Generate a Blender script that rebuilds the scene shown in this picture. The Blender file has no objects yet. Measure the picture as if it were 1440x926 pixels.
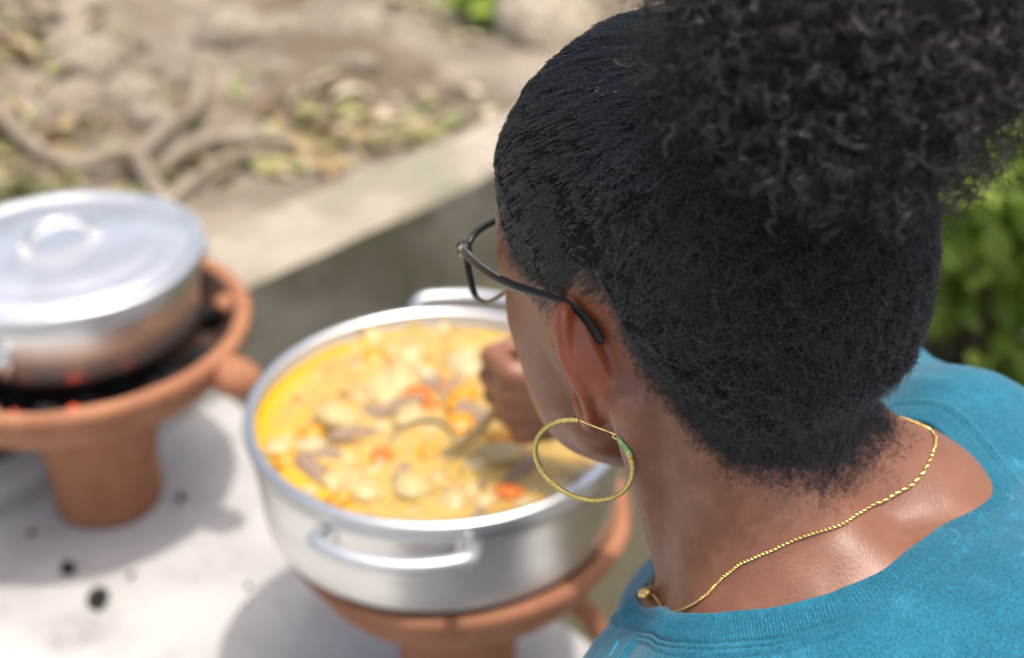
import bpy, bmesh, math, random
import numpy as np
from mathutils import Vector, Matrix
rad = math.radians
rng = np.random.default_rng(7)
random.seed(7)
SC = bpy.context.scene
COL = SC.collection

# ------------------------------------------------------------------ camera, sky, sun, exposure
PITCH = 31.0
CAM = np.array([0.0, 0.0, 1.086])
cd = bpy.data.cameras.new('camera'); cam = bpy.data.objects.new('camera', cd); COL.objects.link(cam)
cam.location = CAM; cam.rotation_euler = (rad(90 - PITCH), 0, 0)
cd.sensor_width = 36.0; cd.lens = 47.5; cd.clip_start = 0.02; cd.clip_end = 1000
cd.dof.use_dof = True; cd.dof.focus_distance = 0.675; cd.dof.aperture_fstop = 3.9
SC.camera = cam
SUN_EL, SUN_AZ = 76.0, 125.0          # azimuth from +Y towards +X
w = bpy.data.worlds.new('World'); SC.world = w; w.use_nodes = True
nt = w.node_tree; bgn = nt.nodes['Background']
sky = nt.nodes.new('ShaderNodeTexSky'); sky.sky_type = 'NISHITA'; sky.sun_disc = False
sky.sun_elevation = rad(SUN_EL); sky.sun_rotation = rad(SUN_AZ)
sky.air_density = 1.0; sky.dust_density = 6.0; sky.ozone_density = .4
nt.links.new(sky.outputs[0], bgn.inputs[0]); bgn.inputs[1].default_value = 0.15
sd = bpy.data.lights.new('sun', 'SUN'); sun = bpy.data.objects.new('sun', sd); COL.objects.link(sun)
sd.energy = 2.1; sd.angle = rad(0.5); sd.color = (1.0, 0.96, 0.90)
sdir = Vector((math.sin(rad(SUN_AZ)) * math.cos(rad(SUN_EL)), math.cos(rad(SUN_AZ)) * math.cos(rad(SUN_EL)), math.sin(rad(SUN_EL))))
sun.rotation_euler = sdir.to_track_quat('Z', 'Y').to_euler(); sun.location = (0, 0, 8)
SC.view_settings.view_transform = 'Standard'; SC.view_settings.look = 'None'
SC.view_settings.exposure = 0.65; SC.view_settings.gamma = 1.0; SC.view_settings.use_curve_mapping = False
SC.cycles.max_bounces = 8; SC.cycles.use_denoising = True

# ------------------------------------------------------------------ object helpers
def tag(o, label=None, cat=None, group=None, kind=None):
    if label: o['label'] = label
    if cat: o['category'] = cat
    if group: o['group'] = group
    if kind: o['kind'] = kind
    return o
def wloc(o):
    p = np.zeros(3)
    while o is not None:
        p = p + np.array(o.location); o = o.parent
    return p
def empty(name, loc, label, cat, group=None):
    o = bpy.data.objects.new(name, None); COL.objects.link(o); o.location = loc
    o.empty_display_size = 0.05
    return tag(o, label, cat, group)
def link(name, me, mat, parent=None, loc=None):
    o = bpy.data.objects.new(name, me); COL.objects.link(o)
    if mat is not None and len(me.materials) == 0: me.materials.append(mat)
    if parent is not None: o.parent = parent
    if loc is not None: o.location = loc
    return o
def mesh(name, V, F, smooth=True):
    """V: (n,3) array, F: list of faces or (m,4)/(m,3) array"""
    me = bpy.data.meshes.new(name)
    V = np.asarray(V, dtype=np.float32)
    if isinstance(F, np.ndarray):
        k = F.shape[1]; m = len(F)
        me.vertices.add(len(V)); me.vertices.foreach_set('co', V.ravel())
        me.loops.add(m * k); me.loops.foreach_set('vertex_index', F.astype(np.int32).ravel())
        me.polygons.add(m); me.polygons.foreach_set('loop_start', np.arange(0, m * k, k, dtype=np.int32))
        me.update(calc_edges=True)
    else:
        me.from_pydata([tuple(v) for v in V], [], F)
    if smooth: me.polygons.foreach_set('use_smooth', np.ones(len(me.polygons), dtype=bool))
    me.update()
    return me
def part(name, V, F, mat, parent=None, smooth=True, at=None):
    """mesh object from world-space vertices; `at` = own origin (world), default parent's"""
    base = wloc(parent) if parent is not None else np.zeros(3)
    own = base if at is None else np.asarray(at, float)
    me = mesh(name, np.asarray(V, float) - own, F, smooth)
    return link(name, me, mat, parent, tuple(own - base))
def merge(lst):
    Vs, Fs, n = [], [], 0
    for V, F in lst:
        V = np.asarray(V, float); Vs.append(V); Fs += [[int(i) + n for i in f] for f in F]; n += len(V)
    return np.concatenate(Vs), Fs
def lathe(prof, c=(0, 0, 0), seg=64, closed=False, skip=None):
    n = len(prof); a = np.linspace(0, 2 * np.pi, seg, endpoint=False)
    V = np.array([[c[0] + r * math.cos(t), c[1] + r * math.sin(t), c[2] + z] for r, z in prof for t in a])
    F = []
    for i in range(n if closed else n - 1):
        for j in range(seg):
            if skip and skip(i, j): continue
            i2 = (i + 1) % n
            F.append([i * seg + j, i * seg + (j + 1) % seg, i2 * seg + (j + 1) % seg, i2 * seg + j])
    return V, F
def smooth_path(P, n, closed=False):
    P = np.asarray(P, float); m = len(P)
    if closed: Q = np.concatenate([P[-1:], P, P[:2]])
    else: Q = np.concatenate([2 * P[:1] - P[1:2], P, 2 * P[-1:] - P[-2:-1]])
    segs = m if closed else m - 1
    T = np.linspace(0, segs, n, endpoint=not closed); out = []
    for t in T:
        i = min(int(t), segs - 1); u = t - i
        a, b, c, d = Q[i], Q[i + 1], Q[i + 2], Q[i + 3]
        out.append(0.5 * (2 * b + (c - a) * u + (2 * a - 5 * b + 4 * c - d) * u * u + (3 * b - a - 3 * c + d) * u ** 3))
    return np.array(out)
def frames(P, closed=False):
    P = np.asarray(P, float); n = len(P)
    T = np.roll(P, -1, 0) - np.roll(P, 1, 0)
    if not closed: T[0] = P[1] - P[0]; T[-1] = P[-1] - P[-2]
    T /= np.linalg.norm(T, axis=1)[:, None] + 1e-12
    N = np.zeros_like(P); r = np.array([0, 0, 1.0]) if abs(T[0][2]) < .9 else np.array([1.0, 0, 0])
    for i in range(n):
        r = r - T[i] * (r @ T[i]); r /= np.linalg.norm(r) + 1e-12; N[i] = r
    return T, N, np.cross(T, N)
def tube(P, R, seg=10, closed=False, caps=True, flat=1.0, twist=0.0):
    P = np.asarray(P, float); n = len(P); R = np.broadcast_to(np.asarray(R, float), (n,))
    T, N, B = frames(P, closed); a = np.linspace(0, 2 * np.pi, seg, endpoint=False)
    V = np.concatenate([P[i] + R[i] * (np.cos(a + twist * i)[:, None] * N[i] + flat * np.sin(a + twist * i)[:, None] * B[i]) for i in range(n)])
    F = []
    for i in range(n if closed else n - 1):
        k = (i + 1) % n
        for j in range(seg): F.append([i * seg + j, i * seg + (j + 1) % seg, k * seg + (j + 1) % seg, k * seg + j])
    if caps and not closed:
        F.append(list(range(seg))[::-1]); F.append([(n - 1) * seg + j for j in range(seg)])
    return V, F
def ico(sub=2, r=1.0):
    bm = bmesh.new(); bmesh.ops.create_icosphere(bm, subdivisions=sub, radius=r)
    V = np.array([v.co[:] for v in bm.verts]); F = [[v.index for v in f.verts] for f in bm.faces]; bm.free()
    return V, F
def boxmesh(lo, hi, bev=0.004):
    bm = bmesh.new(); bmesh.ops.create_cube(bm, size=1.0)
    lo = np.array(lo, float); hi = np.array(hi, float)
    for v in bm.verts: v.co = Vector((lo + hi) / 2 + np.array(v.co[:]) * (hi - lo))
    if bev: bmesh.ops.bevel(bm, geom=bm.edges[:], offset=bev, segments=2, affect='EDGES')
    V = np.array([v.co[:] for v in bm.verts]); F = [[v.index for v in f.verts] for f in bm.faces]; bm.free()
    return V, F
_G = rng.random((32, 32, 32)).astype(np.float32) * 2 - 1
def vnoise(P, s=1.0):
    """value noise on (n,3) points, range about -1..1"""
    Q = np.asarray(P, np.float32) * s; I = np.floor(Q).astype(int); f = Q - I; f = f * f * (3 - 2 * f)
    I0 = I & 31; I1 = (I + 1) & 31; r = 0
    for dx in (0, 1):
        for dy in (0, 1):
            for dz in (0, 1):
                wgt = (f[:, 0] if dx else 1 - f[:, 0]) * (f[:, 1] if dy else 1 - f[:, 1]) * (f[:, 2] if dz else 1 - f[:, 2])
                r = r + wgt * _G[(I1 if dx else I0)[:, 0], (I1 if dy else I0)[:, 1], (I1 if dz else I0)[:, 2]]
    return r
def fbm(P, s, o=4):
    r = 0; a = 1.0; t = 0
    for k in range(o):
        r = r + a * vnoise(np.asarray(P) + 17.3 * k, s); t += a; a *= .5; s *= 2.07
    return r / t
def sstep(a, b, x):
    t = np.clip((x - a) / (b - a), 0, 1); return t * t * (3 - 2 * t)

# ------------------------------------------------------------------ material helpers
def mat(name, col, rough=0.5, metal=0.0, spec=0.5, col2=None, scale=20.0, detail=6.0, lo=0.4, hi=0.6, bump=0.0, bscale=60.0, bdist=0.002,
        sss=0.0, ssr=(1, .4, .2), sssc=0.01, third=None, tscale=5.0, tlo=.5, thi=.62, rough2=None, stretch=None, coat=0.0, trans=0.0, emit=None, estr=0.0, alpha=1.0, sheen=0.0):
    m = bpy.data.materials.new(name); m.use_nodes = True; t = m.node_tree; b = t.nodes['Principled BSDF']
    N = t.nodes.new; L = t.links.new
    b.inputs['Roughness'].default_value = rough; b.inputs['Metallic'].default_value = metal
    b.inputs['Specular IOR Level'].default_value = spec; b.inputs['Coat Weight'].default_value = coat
    b.inputs['Transmission Weight'].default_value = trans; b.inputs['Alpha'].default_value = alpha
    b.inputs['Sheen Weight'].default_value = sheen
    if emit: b.inputs['Emission Color'].default_value = (*emit, 1); b.inputs['Emission Strength'].default_value = estr
    if sss:
        b.inputs['Subsurface Weight'].default_value = sss; b.inputs['Subsurface Radius'].default_value = ssr; b.inputs['Subsurface Scale'].default_value = sssc
    tc = N('ShaderNodeTexCoord'); vec = tc.outputs['Object']
    if stretch:
        mp = N('ShaderNodeMapping'); mp.inputs['Scale'].default_value = stretch; L(vec, mp.inputs[0]); vec = mp.outputs[0]
    src = None
    def noise(s, d):
        n = N('ShaderNodeTexNoise'); n.inputs['Scale'].default_value = s; n.inputs['Detail'].default_value = d; n.inputs['Roughness'].default_value = .6
        L(vec, n.inputs['Vector']); return n.outputs['Fac']
    def ramp(fac, a, c):
        r = N('ShaderNodeMapRange'); r.inputs[1].default_value = a; r.inputs[2].default_value = c; r.interpolation_type = 'SMOOTHSTEP'; L(fac, r.inputs[0]); return r.outputs[0]
    def mix(fac, A, B):
        x = N('ShaderNodeMix'); x.data_type = 'RGBA'; L(fac, x.inputs[0])
        for k, q in ((6, A), (7, B)):
            if isinstance(q, tuple): x.inputs[k].default_value = (*q, 1)
            else: L(q, x.inputs[k])
        return x.outputs[2]
    b.inputs['Base Color'].default_value = (*col, 1)
    if col2:
        fac = ramp(noise(scale, detail), lo, hi); src = mix(fac, col, col2)
        if rough2 is not None:
            r = N('ShaderNodeMapRange'); r.inputs[3].default_value = rough; r.inputs[4].default_value = rough2; L(fac, r.inputs[0]); L(r.outputs[0], b.inputs['Roughness'])
    if third:
        fac = ramp(noise(tscale, 5), tlo, thi); src = mix(fac, src if src else col, third)
    if src: L(src, b.inputs['Base Color'])
    if bump:
        bp = N('ShaderNodeBump'); bp.inputs['Strength'].default_value = bump; bp.inputs['Distance'].default_value = bdist
        L(noise(bscale, 6), bp.inputs['Height']); L(bp.outputs[0], b.inputs['Normal'])
    m['b'] = 1
    return m
def bsdf(m): return m.node_tree.nodes['Principled BSDF']

M = {}
M['slab'] = mat('pale_concrete', (.48, .472, .45), .85, col2=(.38, .373, .352), scale=7, lo=.35, hi=.7, third=(.25, .243, .225), tscale=3.2, tlo=.58, thi=.75, bump=.4, bscale=50, bdist=.003)
M['ledge'] = mat('weathered_concrete', (.37, .32, .25), .9, col2=(.28, .24, .18), scale=6, third=(.22, .21, .15), tscale=3, tlo=.52, thi=.7, bump=.6, bscale=25, bdist=.006)
M['dirt'] = mat('dry_dirt', (.285, .24, .185), .95, col2=(.175, .14, .10), scale=7, lo=.38, hi=.62, third=(.13, .095, .06), tscale=2.6, tlo=.5, thi=.64, bump=.8, bscale=18, bdist=.02)
M['clay'] = mat('terracotta', (.37, .160, .080), .78, col2=(.29, .115, .055), scale=12, third=(.42, .20, .115), tscale=7, tlo=.55, thi=.8, bump=.25, bscale=90, bdist=.002)
M['claydark'] = mat('sooty_clay', (.10, .05, .035), .9, col2=(.035, .025, .02), scale=15)
M['alu'] = mat('aluminium', (.74, .74, .73), .32, 1.0, col2=(.62, .62, .61), scale=3, rough2=.42, bump=.06, bscale=14, bdist=.002, stretch=(1, 1, 6))
M['alulid'] = mat('polished_aluminium', (.66, .67, .68), .42, .75, col2=(.54, .55, .56), scale=9, rough2=.4, bump=.12, bscale=22, bdist=.002)
M['alusoot'] = mat('heat_stained_aluminium', (.10, .06, .045), .6, .4, col2=(.05, .035, .03), scale=20)
M['coal'] = mat('charcoal', (.018, .018, .019), .75, col2=(.05, .05, .052), scale=30, lo=.5, hi=.75, bump=.8, bscale=70, bdist=.004)
M['ember'] = mat('glowing_ember', (.25, .03, .01), .8, col2=(.04, .01, .01), scale=60, emit=(1.0, .06, .012), estr=.9)
M['skin'] = mat('brown_skin', (.245, .100, .052), .41, spec=.55, col2=(.185, .072, .037), scale=16, lo=.3, hi=.72, third=(.27, .115, .064), tscale=70, tlo=.45, thi=.8, sss=.3, ssr=(1.0, .30, .15), sssc=.010, bump=.28, bscale=700, bdist=.0007)
def skin_extra():
    t = M['skin'].node_tree; b = bsdf(M['skin']); N = t.nodes.new; L = t.links.new
    src = b.inputs['Base Color'].links[0].from_socket; at = N('ShaderNodeAttribute'); at.attribute_name = 'redness'
    mx = N('ShaderNodeMix'); mx.data_type = 'RGBA'; L(at.outputs['Fac'], mx.inputs[0]); L(src, mx.inputs[6]); mx.inputs[7].default_value = (.27, .058, .020, 1); L(mx.outputs[2], b.inputs['Base Color'])
    tc = N('ShaderNodeTexCoord'); mp = N('ShaderNodeMapping'); mp.inputs['Rotation'].default_value = (0, 0, .6); mp.inputs['Scale'].default_value = (1, .28, 1); L(tc.outputs['Object'], mp.inputs[0])
    n = N('ShaderNodeTexVoronoi'); n.feature = 'DISTANCE_TO_EDGE'; n.inputs['Scale'].default_value = 420; L(mp.outputs[0], n.inputs['Vector'])
    bp = N('ShaderNodeBump'); bp.inputs['Strength'].default_value = .2; bp.inputs['Distance'].default_value = .0005; L(n.outputs['Distance'], bp.inputs['Height'])
    old = b.inputs['Normal'].links[0].from_socket; L(old, bp.inputs['Normal']); L(bp.outputs[0], b.inputs['Normal'])
skin_extra()
M['eye'] = mat('eye_white', (.75, .72, .68), .15)
M['iris'] = mat('dark_iris', (.03, .015, .01), .1)
M['gold'] = mat('gold', (.85, .60, .22), .25, 1.0, bump=.6, bscale=900, bdist=.0006)
M['hoopgold'] = mat('textured_pale_gold', (.80, .66, .24), .28, 1.0, col2=(.62, .50, .14), scale=900, bump=.9, bscale=1100, bdist=.0008)
M['verdigris'] = mat('green_tarnish', (.16, .42, .16), .45, .5, col2=(.42, .48, .20), scale=300)
M['frame'] = mat('black_acetate', (.008, .008, .009), .30, spec=.35)
M['frameclear'] = mat('clear_acetate', (.55, .53, .40), .12, trans=.6)
M['lens'] = mat('lens_glass', (1, 1, 1), .0, trans=1.0)
bsdf(M['lens']).inputs['IOR'].default_value = 1.06
M['hairbase'] = mat('dark_hair_mass', (.005, .0045, .0045), .7, spec=.12, col2=(.002, .002, .002), scale=120, bump=.9, bscale=420, bdist=.002)
M['denim'] = mat('dark_trousers', (.03, .035, .05), .9, col2=(.04, .045, .065), scale=300)
M['shoe'] = mat('rubber_sandal', (.05, .04, .035), .8, col2=(.07, .06, .05), scale=80)
M['wood'] = mat('worn_wood', (.22, .13, .07), .7, col2=(.14, .08, .04), scale=9, stretch=(1, 12, 12), bump=.3, bscale=30)
M['broth'] = mat('creamy_yellow_broth', (.50, .33, .085), .18, col2=(.42, .26, .07), scale=18, lo=.4, hi=.62, third=(.56, .43, .20), tscale=34, tlo=.55, thi=.68, bump=.5, bscale=45, bdist=.004, sss=.15, ssr=(1, .6, .2), sssc=.01)
M['potato'] = mat('boiled_potato', (.46, .34, .13), .4, col2=(.50, .39, .19), scale=30, sss=.1, ssr=(1, .7, .3), sssc=.008)
M['dumpling'] = mat('pale_dumpling', (.52, .43, .245), .35, col2=(.43, .33, .16), scale=30, sss=.1, ssr=(1, .7, .4), sssc=.008)
M['carrot'] = mat('boiled_carrot', (.58, .13, .015), .3, col2=(.50, .15, .02), scale=30)
M['corn'] = mat('yellow_pumpkin', (.62, .28, .01), .3, col2=(.50, .22, .012), scale=40)
M['meat'] = mat('stewed_meat', (.26, .16, .10), .45, col2=(.38, .26, .17), scale=60, bump=.5, bscale=120)
M['steel'] = mat('ladle_steel', (.50, .42, .28), .5, .8, col2=(.42, .35, .21), scale=30)
M['rock'] = mat('grey_tan_rock', (.38, .32, .24), .9, col2=(.25, .205, .15), scale=14, third=(.50, .44, .34), tscale=6, bump=.7, bscale=40, bdist=.008)
M['root'] = mat('bleached_root', (.30, .25, .19), .85, col2=(.19, .15, .105), scale=25, stretch=(1, 1, 1), bump=.6, bscale=60, bdist=.004)
M['leafdry'] = mat('dry_leaf', (.42, .33, .20), .8, col2=(.30, .21, .10), scale=3, third=(.55, .47, .33), tscale=4)
M['leafolive'] = mat('olive_leaf', (.16, .18, .06), .7, col2=(.25, .24, .09), scale=3)
def leafmat(name, c1, c2, c3):
    m = mat(name, c1, .45, col2=c2, scale=7, third=c3, tscale=11); t = m.node_tree; b = bsdf(m)
    tr = t.nodes.new('ShaderNodeBsdfTranslucent'); mx = t.nodes.new('ShaderNodeMixShader'); mx.inputs[0].default_value = .5
    src = b.inputs['Base Color'].links[0].from_socket; t.links.new(src, tr.inputs[0])
    t.links.new(b.outputs[0], mx.inputs[1]); t.links.new(tr.outputs[0], mx.inputs[2])
    t.links.new(mx.outputs[0], t.nodes['Material Output'].inputs[0]); return m
M['leaf'] = leafmat('bright_leaf', (.20, .36, .05), (.28, .45, .08), (.10, .19, .035))
M['leaf2'] = leafmat('lime_leaf', (.40, .54, .09), (.46, .60, .14), (.26, .38, .06))
M['stem'] = mat('woody_stem', (.16, .11, .07), .8, col2=(.10, .07, .045), scale=20)
M['hair'] = mat('black_hair', (.0050, .0047, .0056), .30, spec=.9, coat=.5)
bsdf(M['hair']).inputs['Coat Roughness'].default_value = .2; bsdf(M['hair']).inputs['Specular Tint'].default_value = (.90, .94, 1.0, 1); bsdf(M['hair']).inputs['Coat Tint'].default_value = (.9, .95, 1, 1)
M['curl'] = mat('dark_curly_hair', (.024, .017, .013), .32, spec=.85, coat=.3)
M['fuzz'] = mat('dark_frizzy_hair', (.016, .011, .0085), .5, spec=.4)

# ------------------------------------------------------------------ setting: ground, slab, ledge
LP = np.array([-.401, 1.731]); LD = np.array([.667, .745]); LN = np.array([-.745, .667])   # ledge edge line and its inner side
def ledge_s(x, y): return (x - LP[0]) * LN[0] + (y - LP[1]) * LN[1]
def ledge_u(x, y): return (x - LP[0]) * LD[0] + (y - LP[1]) * LD[1]
def ground_z(x, y):
    x = np.asarray(x, float); y = np.asarray(y, float)
    s = ledge_s(x, y); u = ledge_u(x, y)
    P = np.stack([x.ravel(), y.ravel(), np.zeros(x.size)], 1)
    n1 = fbm(P, 2.6, 5).reshape(x.shape); n2 = fbm(P + 5, 9.0, 3).reshape(x.shape)
    near = np.exp(-np.maximum(np.hypot(x, y - 2) - 4, 0) / 6)
    low = -.085 + .02 * n1 + .008 * n2
    bank = sstep(.45, 1.7, s) * (.10 + .22 * sstep(.9, -1.2, u))
    high = .105 + bank + (.01 + (.06 + .06 * sstep(.5, -.2, u)) * sstep(.2, .7, s)) * n1 * near + (.006 + .034 * sstep(.2, .8, s)) * n2 * near
    return low + (high - low) * sstep(.03, .09, s)
def build_ground():
    n = 261; k = np.linspace(-1, 1, n)
    g = 2.6 * k + 400 * np.sign(k) * np.maximum(np.abs(k) - .82, 0) ** 2.2 / (.18 ** 2.2) * 1.0
    X, Y = np.meshgrid(g - .2, g + 1.9, indexing='ij'); Z = ground_z(X, Y)
    V = np.stack([X, Y, Z], -1).reshape(-1, 3); i = np.arange(n * n).reshape(n, n)
    F = np.stack([i[:-1, :-1], i[1:, :-1], i[1:, 1:], i[:-1, 1:]], -1).reshape(-1, 4)
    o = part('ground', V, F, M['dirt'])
    dk = sstep(.06, .0, ledge_s(V[:, 0], V[:, 1])) * np.exp(-np.maximum(np.hypot(V[:, 0] - .2, V[:, 1] - 1.3) - .9, 0) / .8)  # low ground mask: dark earth, with the woman's shade painted into its colour
    o.data.attributes.new('shaded_earth', 'FLOAT', 'POINT').data.foreach_set('value', dk.astype(np.float32))
    t = M['dirt'].node_tree; b = bsdf(M['dirt']); at = t.nodes.new('ShaderNodeAttribute'); at.attribute_name = 'shaded_earth'; mx = t.nodes.new('ShaderNodeMix'); mx.data_type = 'RGBA'
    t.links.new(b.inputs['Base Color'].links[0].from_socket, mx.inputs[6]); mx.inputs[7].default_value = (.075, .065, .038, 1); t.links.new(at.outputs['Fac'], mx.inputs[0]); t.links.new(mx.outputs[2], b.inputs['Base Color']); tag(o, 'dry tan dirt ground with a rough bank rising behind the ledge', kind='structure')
build_ground()
def slabbox(name, origin, d, nrm, u0, u1, s0, s1, z0, z1, m, bev, nu, ns, amp):
    """block laid along direction d, subdivided top with slight unevenness"""
    us = np.concatenate([[u0, u0 + bev], np.linspace(u0, u1, nu)[1:-1], [u1 - bev, u1]])
    ss = np.concatenate([[s0, s0 + bev], np.linspace(s0, s1, ns)[1:-1], [s1 - bev, s1]])
    V = []; nU, nS = len(us), len(ss)
    for a, u in enumerate(us):
        for b, s in enumerate(ss):
            edge = a in (0, nU - 1) or b in (0, nS - 1)
            V.append([origin[0] + d[0] * u + nrm[0] * s, origin[1] + d[1] * u + nrm[1] * s, z1 - (bev if edge else 0)])
    V = np.array(V); V[:, 2] += amp * fbm(V * [1, 1, 0], 7, 4); wob = amp * 1.2 * fbm(V * [1, 1, 0] + 3, 12, 3)
    V[:, 0] += wob * nrm[0]; V[:, 1] += wob * nrm[1]
    F = [[a * nS + b, (a + 1) * nS + b, (a + 1) * nS + b + 1, a * nS + b + 1] for a in range(nU - 1) for b in range(nS - 1)]
    ring = [a * nS for a in range(nU)] + [(nU - 1) * nS + b for b in range(1, nS)] + [a * nS + nS - 1 for a in range(nU - 2, -1, -1)] + [b for b in range(nS - 2, 0, -1)]
    n0 = len(V); low = V[ring].copy(); low[:, 2] = z0; V = np.concatenate([V, low])
    for i in range(len(ring)):
        j = (i + 1) % len(ring); F.append([ring[i], n0 + i, n0 + j, ring[j]])
    if d[0] * nrm[1] - d[1] * nrm[0] < 0: F = [f[::-1] for f in F]
    return part(name, V, F, m, smooth=False)
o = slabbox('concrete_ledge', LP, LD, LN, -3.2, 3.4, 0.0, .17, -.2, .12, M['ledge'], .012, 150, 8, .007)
o.data.materials.append(mat('shaded_grimy_concrete', (.19, .175, .14), .92, col2=(.125, .115, .085), scale=7, third=(.085, .08, .05), tscale=3.4, tlo=.5, thi=.72, bump=.6, bscale=25, bdist=.006))  # for the upright faces: shade painted into the colour along with grime
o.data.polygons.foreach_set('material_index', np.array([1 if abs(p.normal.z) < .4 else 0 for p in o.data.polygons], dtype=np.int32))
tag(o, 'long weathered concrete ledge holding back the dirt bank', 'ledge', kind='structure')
SD = np.array([.707, -.707]); SO = np.array([.029, 1.191]); SNn = np.array([-.707, -.707])
o = slabbox('concrete_slab', SO, SD, SNn, -.74, 2.2, 0.0, 2.6, -.14, 0.0, M['slab'], .01, 70, 60, .0016)
tag(o, 'pale concrete slab carrying both clay stoves', kind='structure')
o = slabbox('concrete_step', LP, LD, LN, -1.6, -.10, -.07, -.003, -.1, .035, M['slab'], .008, 40, 4, .002)
tag(o, 'low pale concrete step along the foot of the ledge behind the lidded pot', 'step', kind='structure')

# ------------------------------------------------------------------ clay stoves, pots, stew
def rotz(V, a, c):
    V = np.asarray(V, float) - c; s, k = math.sin(a), math.cos(a)
    return np.stack([V[:, 0] * k - V[:, 1] * s, V[:, 0] * s + V[:, 1] * k, V[:, 2]], 1) + c
def rough_up(V, amp, s=12): 
    V = np.asarray(V, float); return V + amp * np.stack([fbm(V + k * 9, s, 3) for k in range(3)], 1)
def clay_stove(cx, cy, rb, rt, rim, label, win_ang, knob_angs, loops=(), zs=1.0):
    """pedestal + flared bowl; rim height .265"""
    t = empty('clay_stove', (cx, cy, 0), label, 'coal stove', 'clay coal stoves on the slab'); c = (cx, cy, 0)
    seg = 72
    zf = lambda V: np.asarray(V, float) * [1, 1, zs]
    outer = [(rb * .97, 0), (rb, .006), (rb * 1.0, .03), (rb * .99, .06), (rb + (rt - rb) * .35, .10), (rb + (rt - rb) * .6, .13), (rb + (rt - rb) * .85, .155), (rt, .176)]
    thick = .014
    def skip(i, j):
        a = (j + .5) / seg * 2 * math.pi; d = (a - win_ang + math.pi) % (2 * math.pi) - math.pi
        return win_ang is not None and i in (5, 6) and abs(d) < .95
    inner = [(r - thick, z) for r, z in outer][::-1]
    V, F = lathe(outer, c, seg, skip=skip if win_ang is not None else None)
    V2, F2 = lathe(inner, c, seg)
    Vn, Fn = merge([(V, F), (V2, F2)])
    o = part('pedestal', zf(rough_up(Vn, .0025, 14)), Fn, M['clay'], t)
    so = o.modifiers.new('s', 'SOLIDIFY'); so.thickness = .004; so.offset = -1
    bowl = [(rt - .004, .168), (rt + .004, .176), (rt + (rim - rt) * .45, .186), (rt + (rim - rt) * .75, .205), (rim - .012, .232), (rim - .004, .248), (rim, .258), (rim - .004, .266), (rim - .012, .268), (rim - .020, .263),
            (rim - .026, .248), (rim - .036, .226), (rt + (rim - rt) * .6, .206), (rt + .01, .196), (.0005, .192)]
    V, F = lathe(bowl, c, seg); V = zf(rough_up(V, .004, 9))
    b = part('bowl', V, F, M['clay'], t)
    b.data.materials.append(M['claydark'])
    zc = np.array([np.mean(V[f], axis=0) for f in F]); rr = np.hypot(zc[:, 0] - cx, zc[:, 1] - cy)
    idx = np.array([1 if (i // seg) >= 9 else 0 for i in range(len(F))], dtype=np.int32); b.data.polygons.foreach_set('material_index', idx)
    for a in (win_ang + .1 if win_ang is not None else .4, 2.4, 4.4):          # pot rests standing on the bowl rim
        V, F = ico(2, 1.0); r = rim - .028
        part('pot_rest', zf(rough_up(V * [.016, .016, .014] + [cx + r * math.cos(a), cy + r * math.sin(a), .248], .002, 30)), F, M['clay'], b)
    for a in knob_angs:
        V, F = ico(3, 1.0); V = V * [.034, .026, .024]; V = rotz(V, a, 0) + [cx + (rim + .008) * math.cos(a), cy + (rim + .008) * math.sin(a), .238]
        part('knob', rough_up(V, .004, 20), F, M['clay'], t)
    if win_ang is not None:
        V, F = ico(2, 1.0); r = rt - .012
        part('draught_lug', zf(rough_up(V * [.013, .013, .017] + [cx + r * math.cos(win_ang), cy + r * math.sin(win_ang), .147], .002, 40)), F, M['clay'], t)
        V, F = lathe([(rt - .03, .10), (rt - .03, .19)], c, 40); part('ash_chamber', zf(V), F, M['claydark'], t)
    for a in loops:
        d = np.array([math.cos(a), math.sin(a)])
        pts = [(rt - .012, .165), (rt + .03, .164), (rt + .068, .135), (rt + .082, .085), (rt + .07, .035), (rb + .01, .012)]
        P = smooth_path([[cx + d[0] * r, cy + d[1] * r, z] for r, z in pts], 28)
        V, F = tube(P, .0125 + .002 * np.sin(np.linspace(0, 9, 28)), 12); part('loop_handle', zf(rough_up(V, .0015, 30)), F, M['clay'], t)
    return t
LC = np.array([-.52, 1.385]); FC = np.array([-.070, 1.065])
stove_l = clay_stove(LC[0], LC[1], .068, .082, .207, 'terracotta coal stove with glowing charcoal under the lidded pot', None, (-.38, 2.6))
stove_f = clay_stove(FC[0] + .012, FC[1] + .004, .063, .076, .178, 'terracotta coal stove under the open pot of yellow stew', -1.62, (), loops=(-.28,), zs=.925)

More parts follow.
